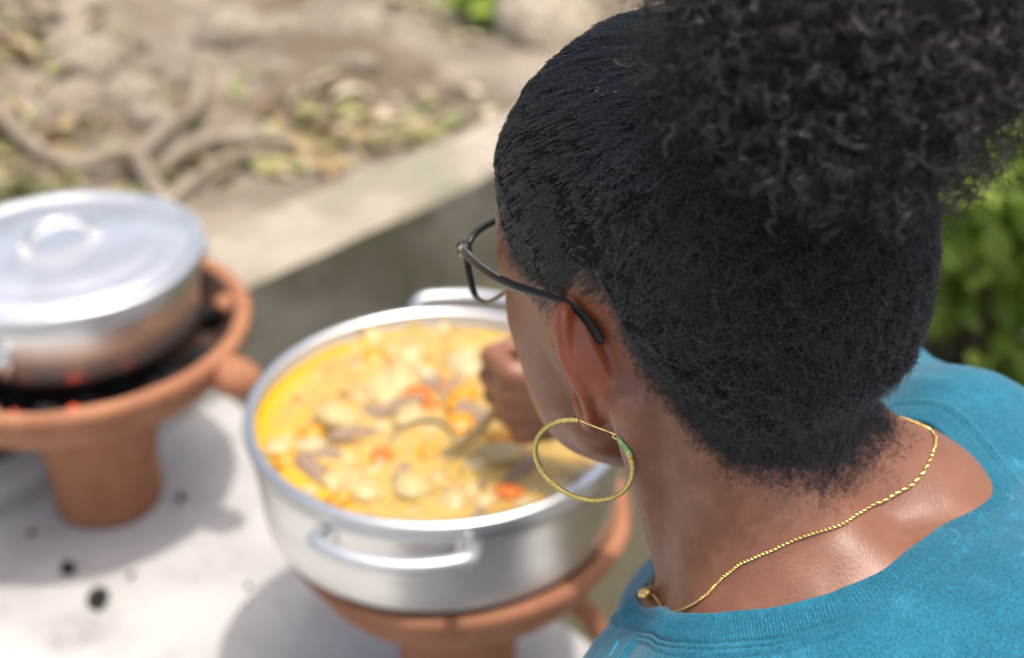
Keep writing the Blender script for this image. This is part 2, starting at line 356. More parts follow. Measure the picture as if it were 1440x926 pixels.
def pot(cx, cy, z0, zt, rbm, rtp, label, hang, group, hf=.62, lift=0.0):
    t = empty('cooking_pot', (cx, cy, z0), label, 'cooking pot', group); c = (cx, cy, z0); h = zt - z0; th = .004
    prof = [(.0005, 0), (rbm - .014, 0), (rbm - .004, .004), (rbm, .012)]
    prof += [(rbm + (rtp - rbm) * q, .012 + (h - .020) * q) for q in (.2, .4, .6, .8, 1.0)]
    inner = [(rbm + (rtp - rbm) * q - th, .012 + (h - .020) * q) for q in (1.0, .7, .4, .1)] + [(rbm - .012, .010), (rbm - .03, .006), (.0005, .006)]
    V, F = lathe(prof + inner, c, 96); w_ = part('pot_wall', rough_up(V, .0016, 8), F, M['alu'], t)
    w_.data.materials.append(M['alusoot'])
    idx = np.array([1 if (i // 96) <= 2 else 0 for i in range(len(F))], dtype=np.int32); w_.data.polygons.foreach_set('material_index', idx)
    ring = [(rtp - .002 + .0062 * math.cos(a), h - .006 + .0062 * math.sin(a)) for a in np.linspace(0, 2 * math.pi, 12, endpoint=False)]
    V, F = lathe(ring, c, 96, closed=True); part('rim', rough_up(V, .001, 8), F, M['alu'], t)
    for a0, lf in ((hang, 0.0), (hang + math.pi, lift)):
        zh = h * hf; r = rbm + (rtp - rbm) * .55
        def P3(a, rr, z): return [cx + rr * math.cos(a), cy + rr * math.sin(a), z0 + z]
        dA = .36
        pts = [P3(a0 - dA, r - .002, zh), P3(a0 - dA, r + .016, zh + .003), P3(a0 - dA * .88, r + .026, zh + .005 + lf), P3(a0 - dA * .45, r + .032, zh + .006 + lf), P3(a0, r + .034, zh + .006 + lf), P3(a0 + dA * .45, r + .032, zh + .006 + lf),
               P3(a0 + dA * .88, r + .026, zh + .005 + lf), P3(a0 + dA, r + .016, zh + .003), P3(a0 + dA, r - .002, zh)]
        V, F = tube(smooth_path(pts, 44), .0064, 12); hd = part('handle', V, F, M['alulid'], t)
        for s in (-1, 1):
            for dz in (-.019, .016):
                V, F = ico(2, 1.0); V = V * [.0052, .0052, .0052] + P3(a0 + s * dA * .98, rbm + (rtp - rbm) * (.55 + dz / h), zh + dz)
                part('rivet', V, F, M['alusoot'] if dz < 0 else M['alu'], hd)
            a = a0 + s * dA
            V, F = ico(2, 1.0); V = rotz(V * [.004, .012, .026], a, 0) + P3(a, r + .001, zh - .001); part('mount_plate', V, F, M['alu'], hd)
    return t
pot_l = pot(LC[0], LC[1], .259, .351, .146, .154, 'round aluminium pot with its lid on over the left coal stove', 1.0, 'aluminium pots on the stoves', .45)
pot_f = pot(FC[0], FC[1], .2445, .364, .1715, .180, 'wide open aluminium pot filled with yellow stew', -1.74, 'aluminium pots on the stoves', .77, .020)
# lid on the left pot
t = empty('pot_lid', (LC[0], LC[1], .351), 'bright aluminium lid with an arched strap handle closing the left pot', 'pot lid')
z = .353; prof = [(.1605, .000), (.163, .003), (.1615, .0072), (.156, .0085), (.149, .0075), (.145, .0035), (.141, .004), (.132, .0085), (.118, .0115), (.114, .0105), (.110, .0125), (.08, .0155), (.03, .018), (.0005, .0185)]
V, F = lathe(prof, (LC[0], LC[1], z), 96); V2, F2 = lathe([(r, q - .0016) for r, q in prof[::-1]], (LC[0], LC[1], z), 96)
Vm, Fm = merge([(V, F), (V2, F2)]); part('lid_plate', rough_up(Vm, .0022, 10), Fm, M['alulid'], t)
a = .55; d = np.array([math.cos(a), math.sin(a)])
pts = [(-.047, .018), (-.037, .020), (-.033, .028), (-.024, .038), (0, .043), (.024, .038), (.033, .028), (.037, .020), (.047, .018)]
P = smooth_path([[LC[0] + d[0] * r, LC[1] + d[1] * r, z + q] for r, q in pts], 40)
V, F = tube(P, .0055, 10, flat=.5); part('handle', V, F, M['alu'], t)
# charcoal in the left bowl and under the front pot
V0, F0 = ico(2, 1.0)
coalmeshes = []
for k in range(5):
    V = V0 * (1 + .35 * fbm(V0 + 40 * k, 1.3, 2)[:, None]) * [1, .75, .6]; me = mesh('charcoal_lump', V, F0, smooth=False); me.materials.append(M['coal']); coalmeshes.append(me)
def coal(p, s, label, group, cat='charcoal', m=None):
    me = coalmeshes[int(rng.integers(5))]
    if m: me = me.copy(); me.materials.clear(); me.materials.append(m)
    o = link('charcoal_lump' if m is None else 'glowing_coal', me, M['coal']); o.location = p; o.scale = (s, s, s)
    o.rotation_euler = tuple(rng.uniform(0, 6.28, 3)); return tag(o, label, cat, group)
for k in range(58):
    a = rng.uniform(0, 6.28); r = .172 * math.sqrt(rng.uniform(.12, 1))
    zz = .212 + .018 * (r / .17) ** 2 + rng.uniform(-.004, .010)
    coal((LC[0] + r * math.cos(a), LC[1] + r * math.sin(a), zz), rng.uniform(.014, .022), 'black charcoal lump in the bowl of the stove under the lidded pot', 'charcoal in the left stove bowl')
for (a, r, s, lab) in ((-1.32, .168, .0115, 'brightest orange glowing coal at the front of the left stove bowl'), (-.85, .168, .0075, 'dull red glowing coal near the right edge of the left stove bowl'), (-1.72, .166, .006, 'small faint red coal under the left pot')):
    coal((LC[0] + r * math.cos(a), LC[1] + r * math.sin(a), .243), s, lab, 'glowing coals in the left stove bowl', 'glowing coal', M['ember'])
for k in range(16):
    a = rng.uniform(0, 6.28); r = .12 * math.sqrt(rng.uniform(.1, 1))
    coal((FC[0] + r * math.cos(a), FC[1] + r * math.sin(a), .198), .018, 'black charcoal lump inside the stove under the stew pot', 'charcoal in the front stove bowl')
# stew: broth with chunks, all in the front pot
BZ = .3515
st = empty('stew', (FC[0], FC[1], BZ), 'creamy yellow stew with potato, carrot, pumpkin and meat pieces filling the open pot', 'stew')
n = 90; Vb = [[FC[0], FC[1], BZ]]; Fb = []; segs = 96; rb_ = .1752
for i in range(1, n // 2 + 1):
    for j in range(segs):
        a = 2 * math.pi * j / segs; r = rb_ * i / (n // 2); Vb.append([FC[0] + r * math.cos(a), FC[1] + r * math.sin(a), BZ])
for j in range(segs): Fb.append([0, 1 + j, 1 + (j + 1) % segs])
for i in range(n // 2 - 1):
    for j in range(segs): Fb.append([1 + i * segs + j, 1 + (i + 1) * segs + j, 1 + (i + 1) * segs + (j + 1) % segs, 1 + i * segs + (j + 1) % segs])
Vb = np.array(Vb); rr = np.hypot(Vb[:, 0] - FC[0], Vb[:, 1] - FC[1])
Vb[:, 2] += .0035 * fbm(Vb * [1, 1, 0], 38, 3) * sstep(rb_, rb_ * .8, rr) + .0015 * fbm(Vb * [1, 1, 0] + 7, 110, 2) - .004 * sstep(.15, rb_, rr)
br = part('broth', Vb, Fb, M['broth'], st)
oil = np.clip(sstep(.13, .174, rr + .012 * fbm(Vb * [1, 1, 0], 25, 3)) * sstep(-.02, -.10, Vb[:, 0] - FC[0]) + .5 * sstep(.3, .5, fbm(Vb * [1, 1, 0] + 3, 30, 3)), 0, 1)
br.data.attributes.new('oil', 'FLOAT', 'POINT').data.foreach_set('value', oil.astype(np.float32))
tb = M['broth'].node_tree; bb = bsdf(M['broth']); at = tb.nodes.new('ShaderNodeAttribute'); at.attribute_name = 'oil'; mx = tb.nodes.new('ShaderNodeMix'); mx.data_type = 'RGBA'
tb.links.new(bb.inputs['Base Color'].links[0].from_socket, mx.inputs[6]); mx.inputs[7].default_value = (.62, .36, .01, 1); tb.links.new(at.outputs['Fac'], mx.inputs[0]); tb.links.new(mx.outputs[2], bb.inputs['Base Color'])
for k in range(60):                                                   # froth bubbles
    a = rng.uniform(0, 6.28); r = .15 * math.sqrt(rng.random()); V, F = ico(2, rng.uniform(.0015, .0042)); part('bubble', V * [1, 1, .7] + [FC[0] + r * math.cos(a), FC[1] + r * math.sin(a), BZ + .003], F, M['broth'], st)
def chunkmesh(kind, k):
    V, F = ico(3 if kind in ('potato', 'dumpling') else 2, 1.0)
    if kind == 'carrot':
        V, F = lathe([(.0005, -.35), (.85, -.33), (1, -.2), (1, .2), (.85, .33), (.0005, .35)], seg=16); V = V * (1 + .12 * fbm(V + k, 1.2, 2)[:, None])
    else:
        p = {'potato': 3.2, 'dumpling': 2.2, 'corn': 3.6, 'meat': 2.6}[kind]
        V = V / (np.abs(V) ** p).sum(1)[:, None] ** (1 / p)
        V = V * (1 + .5 * fbm(V + 31 * k, 1.1, 4)[:, None]) * {'potato': [1, .8, .65], 'dumpling': [1, .6, .5], 'corn': [1, .8, .6], 'meat': [1.35, .55, .4]}[kind]
    me = mesh(kind + '_piece', V, F); me.materials.append(M[kind]); return me
CM = {k: [chunkmesh(k, i) for i in range(4)] for k in ('potato', 'dumpling', 'carrot', 'corn', 'meat')}
PN = {'potato': 'potato_chunk', 'dumpling': 'dumpling', 'carrot': 'carrot_slice', 'corn': 'pumpkin_chunk', 'meat': 'meat_piece'}
def chunk(kind, x, y, s, dz=0.0, tilt=.35):
    o = link(PN[kind], CM[kind][int(rng.integers(4))], None, st, (x - FC[0], y - FC[1], dz)); o.scale = (s, s, s)
    o.rotation_euler = (rng.uniform(-tilt, tilt), rng.uniform(-tilt, tilt), rng.uniform(0, 6.28)); return o
placed = []
named = [('carrot', -.094, 1.096, .0155), ('carrot', -.072, 1.118, .011), ('carrot', -.020, 1.148, .011), ('carrot', -.118, .995, .012), ('carrot', -.002, .948, .013), ('carrot', .004, 1.03, .011), ('corn', -.048, 1.098, .017), ('corn', -.052, 1.076, .012), ('corn', -.050, 1.048, .015),
         ('corn', -.012, 1.028, .014), ('corn', -.150, .935, .013), ('corn', -.205, .995, .013), ('corn', -.19, 1.03, .012), ('corn', -.078, 1.006, .012), ('potato', -.125, 1.105, .022), ('potato', -.108, 1.118, .019), ('dumpling', -.085, 1.135, .020), ('potato', -.168, 1.058, .021), ('potato', -.096, 1.060, .019),
         ('dumpling', -.185, 1.012, .020), ('potato', -.130, .945, .019), ('potato', -.090, .950, .017), ('dumpling', -.048, 1.150, .022), ('dumpling', -.018, 1.120, .020), ('meat', -.082, 1.128, .018), ('meat', -.160, 1.00, .022), ('meat', -.135, 1.07, .018), ('meat', -.110, 1.083, .017), ('meat', -.062, 1.103, .016),
         ('meat', -.030, 1.065, .020), ('meat', -.145, 1.035, .020), ('potato', -.010, 1.00, .017), ('meat', -.178, .975, .017), ('meat', -.098, .972, .016), ('dumpling', -.03, .985, .017), ('meat', .01, .975, .016)]
for k, x, y, s in named: chunk(k, x, y, s * 1.08, -.2 * s); placed.append((x, y, s))
tries = 0
while len(placed) < 122 and tries < 6000:
    tries += 1; a = rng.uniform(0, 6.28); r = .163 * math.sqrt(rng.uniform(0, 1)); x = FC[0] + r * math.cos(a); y = FC[1] + r * math.sin(a); s = rng.uniform(.008, .018)
    if x < -.165 and y > 1.02: continue                                  # clear broth along the left side
    if any(math.hypot(x - p[0], y - p[1]) < .72 * (s + p[2]) for p in placed): continue
    if math.hypot(x + .088, y - 1.005) < .040: continue
    chunk(rng.choice(['potato', 'dumpling', 'meat', 'corn', 'carrot'], p=[.30, .24, .30, .09, .07]), x, y, s, rng.uniform(-.62, -.2) * s); placed.append((x, y, s))
# ladle held over the stew
HAND = np.array([.006, .984, .437]); BOWLC = np.array([-.084, 1.004, .3505])
rod = (HAND - BOWLC) / np.linalg.norm(HAND - BOWLC)
t = empty('ladle', tuple(BOWLC), 'dull steel ladle held in the hand with its bowl dipped in the stew', 'ladle')
R_ = .036; prof = [(.0005, -.022), (.014, -.0205), (.025, -.015), (.032, -.006), (.0355, .004), (R_, .006), (R_ - .0018, .0062), (.034, .004), (.0305, -.006), (.024, -.0135), (.013, -.0185), (.0005, -.020)]
V, F = lathe(prof, (0, 0, 0), 40)
tl = np.array(Matrix.Rotation(.30, 3, 'X') @ Matrix.Rotation(-.22, 3, 'Y')); part('ladle_bowl', V @ tl.T + BOWLC, F, M['steel'], t)
V, F = lathe([(.0005, .001), (.030, .001), (.0325, .0015)], (0, 0, 0), 32); part('ladled_broth', V @ tl.T + BOWLC, F, M['broth'], t)
p0 = BOWLC + np.array([.024, -.008, .003])
P = smooth_path([p0, p0 + [.012, -.003, .012], p0 + rod * .045 + [0, 0, .004], HAND, HAND + rod * .09, HAND + rod * .15], 40)
V, F = tube(P, np.linspace(.0052, .0045, 40), 10, flat=.6); part('ladle_handle', V, F, M['steel'], t)
# spilled charcoal bits on the slab
for (x, y, s, lab) in ((-.481, 1.185, .0165, 'largest charcoal bit lying on the sunlit slab in front of the left stove'), (-.532, 1.24, .0115, 'second charcoal bit lying on the shaded slab left of the largest one'), (-.455, 1.231, .0060, 'tiny charcoal crumb on the slab right of the two bigger bits'),
                       (-.426, 1.38, .0075, 'charcoal crumb lying against the right side of the left stove pedestal'), (-.598, 1.31, .0055, 'faint grey crumb on the slab near the left edge of the photo'), (-.312, 1.214, .005, 'lone crumb on the bright slab between the two stoves')):
    coal((x, y, s * .5), s, lab, None, 'charcoal bit')

lst = []
for k in range(320):
    while True:
        x, y = rng.uniform(-.75, .02), rng.uniform(.85, 1.6)
        if ledge_s(x, y) < -.09 and (np.array([x, y]) - SO) @ SNn > .02: break
    V, F = ico(1, 1.0); q = rng.uniform(.0006, .0022); lst.append((V * [q, q * rng.uniform(.6, 1), q * .6] + [x, y, q * .3 + .001], F))
V, F = merge(lst); o = part('ash_grit', V, F, M['coal'], smooth=False); tag(o, 'fine ash and charcoal grit scattered on the slab', kind='stuff')

# ------------------------------------------------------------------ background: roots, rocks, litter, plants
def gz(x, y): return float(ground_z(np.array([x]), np.array([y]))[0])
def root(pts, r0, r1, label):
    P = smooth_path([[x, y, gz(x, y) + h] for x, y, h in pts], 46); n = len(P)
    V, F = tube(P, np.linspace(r0, r1, n) * (1 + .25 * fbm(P, 14, 2)), 12); V = rough_up(V, .006, 22)
    o = part('tree_root', V, F, M['root'], at=P[n // 2]); return tag(o, label, 'root', 'bleached tree roots on the bank')
root([(-1.15, 2.42, .0), (-.95, 2.33, .035), (-.86, 2.25, .03), (-.76, 2.15, .03), (-.66, 2.15, .045), (-.60, 2.06, .03), (-.545, 1.95, .02), (-.50, 1.86, -.01)], .018, .012, 'long bleached root snaking over the bank behind the lidded pot')
root([(-.66, 2.15, .03), (-.63, 2.28, .05), (-.60, 2.42, .04), (-.62, 2.6, .03)], .016, .011, 'short grey root rising up the bank from the long bleached root')
root([(-.62, 2.12, .02), (-.56, 2.20, .045), (-.50, 2.24, .04), (-.43, 2.27, .03), (-.36, 2.24, 0)], .013, .009, 'pale root bending right between the two root hollows')
root([(-.56, 2.05, .01), (-.50, 2.12, .035), (-.44, 2.18, .035), (-.40, 2.27, .0)], .011, .008, 'thin lower root lying parallel below the pale bending root')
rockmeshes = []
V0, F0 = ico(3, 1.0)
for k in range(6):
    V = V0 * (1 + .45 * fbm(V0 + 23 * k, .9, 4)[:, None]) * [1, .8, .6]; me = mesh('rock', V, F0); me.materials.append(M['rock']); rockmeshes.append(me)
def rock(x, y, s, lab, k=None, sc=(1, 1, 1)):
    o = link('rock', rockmeshes[int(rng.integers(6)) if k is None else k], None, None, (x, y, gz(x, y) + s * .15)); o.scale = (s * sc[0], s * sc[1], s * sc[2]); o.rotation_euler = (0, 0, rng.uniform(0, 6.28))
    return tag(o, lab, 'rock', 'rocks on the dirt bank')
rock(-.84, 2.62, .075, 'pale rounded rock near the top left corner of the bank'); rock(-.74, 2.50, .06, 'cream rock above the short grey root')
rock(-.60, 2.80, .08, 'broad pale rock at the top of the bank left of centre'); rock(-.52, 2.86, .06, 'upright pale rock beside the broad one on the bank top')
rock(-.34, 2.92, .075, 'light rock at the top edge of the bare dirt slope'); rock(-.93, 2.74, .06, 'greyish rock at the far left of the bank')
rock(-.30, 2.62, .035, 'small round pale stone on the bare dirt slope'); rock(.09, 2.95, .16, 'large pale boulder beside the lime green plant', 2)
rock(-.86, 2.02, .05, 'tan rock in the dark hollow behind the lidded pot'); rock(-.69, 2.42, .05, 'tan stone wedged behind the long bleached root')
for k in range(70):
    s_ = rng.uniform(.5, 1.9); u_ = rng.uniform(-1.0, 1.6); p = LP + LD * u_ + LN * s_
    if u_ > .1 and s_ < .9: continue
    rock(p[0], p[1], rng.uniform(.010, .026), 'small pebble half buried in the dirt bank')
clodm = mat('dark_soil_clod', (.15, .115, .075), .95, col2=(.24, .19, .125), scale=30, bump=.8, bscale=60, bdist=.006)
for k in range(85):
    s_ = rng.uniform(.28, 1.5); u_ = rng.uniform(-1.1, .45) if k < 65 else rng.uniform(-.2, 1.4); p = LP + LD * u_ + LN * s_
    q = rng.uniform(.016, .042) * (1 if k < 65 else .6); me = rockmeshes[int(rng.integers(6))].copy(); me.materials.clear(); me.materials.append(clodm if rng.random() < .6 else M['rock'])
    o = link('soil_clod', me, None, None, (p[0], p[1], gz(p[0], p[1]) + q * .1)); o.scale = (q, q, q * rng.uniform(.7, 1.2)); o.rotation_euler = (rng.uniform(-.4, .4), 0, rng.uniform(0, 6.28))
    tag(o, 'rough clod of earth lying loose on the dirt bank', 'clod', 'earth clods on the bank')
# pale block at the far left behind the lidded pot
V, F = boxmesh((-.15, -.10, -.05), (.15, .10, .035), .02); V = rotz(V, .9, 0) + [-.93, 1.90, .145]
o = part('stone_block', rough_up(V, .01, 9), F, M['slab'], at=(-.90, 1.93, .12)); tag(o, 'pale stone block at the left edge behind the lidded pot', 'stone block')
# leaf litter (uncountable)
def leaves(n, centre_fn, size, up=.3):
    C_, D_, S_ = [], [], []
    V = np.zeros((n, 6, 3)); 
    for i in range(n):
        c, nrm = centre_fn(i); s = size * rng.uniform(.6, 1.4); nrm = nrm / np.linalg.norm(nrm)
        a = rng.normal(size=3); a -= nrm * (a @ nrm); a /= np.linalg.norm(a); b = np.cross(nrm, a); wd = s * rng.uniform(.42, .6); fo = s * rng.uniform(.05, .22)
        V[i] = [c - a * s, c - a * s * .1 + b * wd + nrm * fo, c + a * s * .55 + b * wd * .7 + nrm * fo * .7, c + a * s * 1.1 - nrm * fo * .6, c + a * s * .55 - b * wd * .7 + nrm * fo * .7, c - a * s * .1 - b * wd + nrm * fo]
    F = np.concatenate([np.arange(n)[:, None] * 6 + q for q in ([[0, 1, 2, 3]], [[0, 3, 4, 5]])]); return V.reshape(-1, 3), F
def litter(name, n, box, size, m, label):
    S = np.zeros((0, 2))
    while len(S) < n:
        p = np.stack([rng.uniform(box[0], box[1], n), rng.uniform(box[2], box[3], n)], 1); s = ledge_s(p[:, 0], p[:, 1]); d = fbm(np.stack([p[:, 0], p[:, 1], 0 * s], 1), 3.0, 3)
        u = ledge_u(p[:, 0], p[:, 1]); keep = (s > .20) & (d + .9 * sstep(.6, -.3, u) * sstep(.3, .7, s) + rng.uniform(-.5, .5, n) > .35); S = np.concatenate([S, p[keep]])
    S = S[:n]; Z = ground_z(S[:, 0], S[:, 1])
    V, F = leaves(n, lambda i: (np.array([S[i, 0], S[i, 1], Z[i] + rng.uniform(.003, .02)]), np.array([rng.normal(0, .45), rng.normal(0, .45), 1.0])), size)
    o = part(name, V, F, m, smooth=False); tag(o, label, None, None, 'stuff')
litter('leaf_litter', 1500, (-1.6, .8, 1.7, 3.4), .024, M['leafdry'], 'dry tan leaf litter scattered over the dirt bank')
litter('leaf_litter', 1300, (-1.6, .2, 1.8, 3.4), .024, M['leafolive'], 'olive green fallen leaves scattered over the dirt bank')
def shrub(x, y, rx, ry, rz, n, size, m, label, cat='shrub', name='shrub', ns=9, z=None, group=None):
    z0 = gz(x, y) if z is None else z; t = empty(name, (x, y, z0), label, cat, group); lst = []
    tips = []
    for k in range(ns):
        a = rng.uniform(0, 6.28); r = rng.uniform(.2, .9); tip = np.array([x + rx * r * math.cos(a), y + ry * r * math.sin(a), z0 + rz * rng.uniform(.9, 1.7)])
        lst.append(tube(smooth_path([[x + .03 * math.cos(a), y + .03 * math.sin(a), z0 - .02], [(x * .6 + tip[0] * .4), (y * .6 + tip[1] * .4), z0 + rz * .6], tip], 10), np.linspace(.009, .003, 10), 6)); tips.append(tip)
    V, F = merge(lst); part('stem', V, F, M['stem'], t)
    cl = [np.array([x, y, z0 + rz]) + np.array([rx, ry, rz]) * (lambda v: v / np.linalg.norm(v) * rng.uniform(.35, .95))(rng.normal(size=3)) for _ in range(26)]
    def cf(i):
        c = cl[i % len(cl)] + rng.normal(size=3) * np.array([rx, ry, rz]) * .17; c[2] = max(c[2], z0 + .02); return c, rng.normal(size=3) * .8 + [0, -.2, .7]
    V, F = leaves(n, cf, size); part('foliage', V, F, m, t); return t
shrub(.74, 1.82, .26, .26, .33, 900, .036, M['leaf2'], 'leafy green bush right behind the far shoulder')
shrub(1.12, 2.35, .38, .34, .42, 1600, .038, M['leaf2'], 'lime green bush behind the leafy bush on the right')
shrub(1.25, 1.75, .34, .34, .36, 1200, .036, M['leaf'], 'dark leafy bush at the right edge of the photo')
shrub(.60, 2.75, .28, .28, .28, 900, .034, M['leaf2'], 'small bush hidden mostly behind the head')
M['weed'] = leafmat('olive_weed', (.22, .22, .09), (.30, .28, .12), (.13, .13, .06))
for (x, y, q, lab) in ((-1.02, 2.22, .09, 'dark weed tuft at the left edge of the bank'), (-.78, 1.93, .06, 'yellowish weed just behind the lidded pot')):
    shrub(x, y, q, q, q * .6, 130, .022, M['weed'], lab, 'weed', 'weed', 4, group='weeds on the bank')
shrub(-.035, 3.02, .11, .08, .06, 130, .04, M['leaf2'], 'lime green low plant at the top beside the forehead', 'plant', 'low_plant', 4)

# ------------------------------------------------------------------ the person (modelled in mm in the head's own frame, then placed)
def head_rot(yaw, pit, rol):
    fw = np.array([-math.sin(yaw), math.cos(yaw), 0]); lf = np.array([-math.cos(yaw), -math.sin(yaw), 0]); up = np.array([0, 0, 1.])
    fw2 = fw * math.cos(pit) - up * math.sin(pit); up2 = up * math.cos(pit) + fw * math.sin(pit)
    return np.stack([fw2, lf * math.cos(rol) - up2 * math.sin(rol), up2 * math.cos(rol) + lf * math.sin(rol)])
HR = head_rot(.8057, .0376, .0264); HP = np.array([.08282, .62522, .73086])
def toW(P): return np.asarray(P, float) / 1000. @ HR + HP
def toH(P): return (np.asarray(P, float) - HP) @ HR.T * 1000.
# the head turns on the neck: its own frame, and the map from it to the body frame
HRn = head_rot(.70133, .1351, .0074); HPn = np.array([.09078, .65999, .70531])
def toWh(P): return np.asarray(P, float) / 1000. @ HRn + HPn
RM = HRn @ HR.T; TM = (HPn - HP) @ HR.T * 1000.
def b2h(P): return (np.asarray(P, float) - TM) @ RM.T
def h2b(P): return np.asarray(P, float) @ RM + TM
def in_head(ops):
    out = []; R32, T32 = RM.T.astype(np.float32), TM.astype(np.float32)
    for op, (f, lo, hi), k in ops:
        cs = h2b(np.array([[(lo, hi)[i][0], (lo, hi)[j][1], (lo, hi)[m][2]] for i in (0, 1) for j in (0, 1) for m in (0, 1)]))
        out.append((op, ((lambda P, f=f: f((P - T32) @ R32)), cs.min(0), cs.max(0)), k))
    return out
# signed-distance primitives
def s_ell(c, r, rot=None):
    c = np.array(c, np.float32); r = np.array(r, np.float32); rm = None if rot is None else np.array(rot, np.float32)
    def f(P):
        q = P - c
        if rm is not None: q = q @ rm.T
        k0 = np.sqrt(((q / r) ** 2).sum(-1)); k1 = np.sqrt(((q / (r * r)) ** 2).sum(-1)); return k0 * (k0 - 1) / np.maximum(k1, 1e-6)
    m = float(r.max()); return f, c - m, c + m
def s_cap(a, b, ra, rb=None, ys=1.0):
    a = np.array(a, np.float32); b = np.array(b, np.float32); rb = ra if rb is None else rb; d = b - a; dd = float(d @ d) + 1e-9
    def f(P):
        t = np.clip(((P - a) @ d) / dd, 0, 1); q = P - a - t[..., None] * d
        return np.sqrt((q * q).sum(-1)) - (ra + (rb - ra) * t)
    m = max(ra, rb); return f, np.minimum(a, b) - m, np.maximum(a, b) + m
def smin(a, b, k):
    if k <= 0: return np.minimum(a, b)
    h = np.maximum(k - np.abs(a - b), 0) / k; return np.minimum(a, b) - h * h * k * .25
def apply_ops(D, P, ops, box=None):
    return D
def evalP(P, ops):
    P = np.asarray(P, np.float32); D = np.full(P.shape[:-1], 400., np.float32)
    for op, (f, lo, hi), k in ops:
        d = f(P); D = smin(D, d, k) if op == 'u' else -smin(-D, d, k)
    return D
def evalG(lo, hi, h, ops, post=None):
    ax = [np.arange(l, u + h, h, dtype=np.float32) for l, u in zip(lo, hi)]
    D = np.full([len(a) for a in ax], 400., np.float32)
    for op, (f, bl, bh), k in ops:
        e = k + 3 * h; sl = []
        for i in range(3):
            i0 = max(int((bl[i] - e - lo[i]) / h), 0); i1 = min(int((bh[i] + e - lo[i]) / h) + 2, len(ax[i])); sl.append((i0, i1))
        if any(b <= a for a, b in sl): continue
        P = np.stack(np.meshgrid(*[ax[i][sl[i][0]:sl[i][1]] for i in range(3)], indexing='ij'), -1)
        S = tuple(slice(a, b) for a, b in sl); d = f(P); D[S] = smin(D[S], d, k) if op == 'u' else -smin(-D[S], d, k)
    return D
def nets(D, lo, h):
    """naive surface nets -> verts, quads"""
    s = D < 0; nx, ny, nz = D.shape
    c = [s[i:nx - 1 + i, j:ny - 1 + j, k:nz - 1 + k] for i in (0, 1) for j in (0, 1) for k in (0, 1)]
    cnt = sum(q.astype(np.uint8) for q in c); act = (cnt > 0) & (cnt < 8)
    idx = np.full(act.shape, -1, np.int32); I = np.argwhere(act); idx[act] = np.arange(len(I))
    corner = np.array([(i, j, k) for i in (0, 1) for j in (0, 1) for k in (0, 1)])
    val = np.stack([D[I[:, 0] + o[0], I[:, 1] + o[1], I[:, 2] + o[2]] for o in corner], 1)
    acc = np.zeros((len(I), 3)); n = np.zeros(len(I))
    for a in range(8):
        for b in range(a + 1, 8):
            if np.abs(corner[a] - corner[b]).sum() != 1: continue
            va, vb = val[:, a], val[:, b]; x = (va < 0) != (vb < 0); t = np.where(x, va / np.where(x, va - vb, 1), 0)
            acc += np.where(x[:, None], corner[a] + t[:, None] * (corner[b] - corner[a]), 0); n += x
    V = np.array(lo) + (I + acc / n[:, None]) * h
    Q = []
    for ax in range(3):
        a1, a2 = [(1, 2), (2, 0), (0, 1)][ax]
        sl0 = [slice(None)] * 3; sl1 = [slice(None)] * 3; sl0[ax] = slice(0, -1); sl1[ax] = slice(1, None)
        e = s[tuple(sl0)] != s[tuple(sl1)]; E = np.argwhere(e); E = E[(E[:, a1] > 0) & (E[:, a2] > 0) & (E[:, a1] < D.shape[a1] - 1) & (E[:, a2] < D.shape[a2] - 1)]
        ins = s[tuple(sl0)][E[:, 0], E[:, 1], E[:, 2]]
        def g(o1, o2):
            K = E.copy(); K[:, a1] += o1; K[:, a2] += o2; return idx[K[:, 0], K[:, 1], K[:, 2]]
        q = np.stack([g(-1, -1), g(0, -1), g(0, 0), g(-1, 0)], 1); q[~ins] = q[~ins][:, ::-1]; Q.append(q)
    return V, np.concatenate(Q)
def vnormals(V, F):
    if F.shape[1] == 4: n = np.cross(V[F[:, 2]] - V[F[:, 0]], V[F[:, 3]] - V[F[:, 1]])
    else: n = np.cross(V[F[:, 1]] - V[F[:, 0]], V[F[:, 2]] - V[F[:, 0]])
    N = np.zeros_like(V)
    for k in range(F.shape[1]): np.add.at(N, F[:, k], n)
    return N / (np.linalg.norm(N, axis=1)[:, None] + 1e-12)
def laplace(V, F, it, w=.5, fix=None):
    n = len(V); E = np.concatenate([F[:, [k, (k + 1) % F.shape[1]]] for k in range(F.shape[1])])
    for _ in range(it):
        A = np.zeros_like(V); C_ = np.zeros(n); np.add.at(A, E[:, 0], V[E[:, 1]]); np.add.at(C_, E[:, 0], 1); np.add.at(A, E[:, 1], V[E[:, 0]]); np.add.at(C_, E[:, 1], 1)
        A = V + w * (A / np.maximum(C_, 1)[:, None] - V); V = A if fix is None else np.where(fix[:, None], V, A)
    return V
def submesh(V, F, keepf):
    F = F[keepf]; u, inv = np.unique(F, return_inverse=True); return V[u], inv.reshape(F.shape), u
def both(fn): return [x for s in (1, -1) for x in fn(s)]

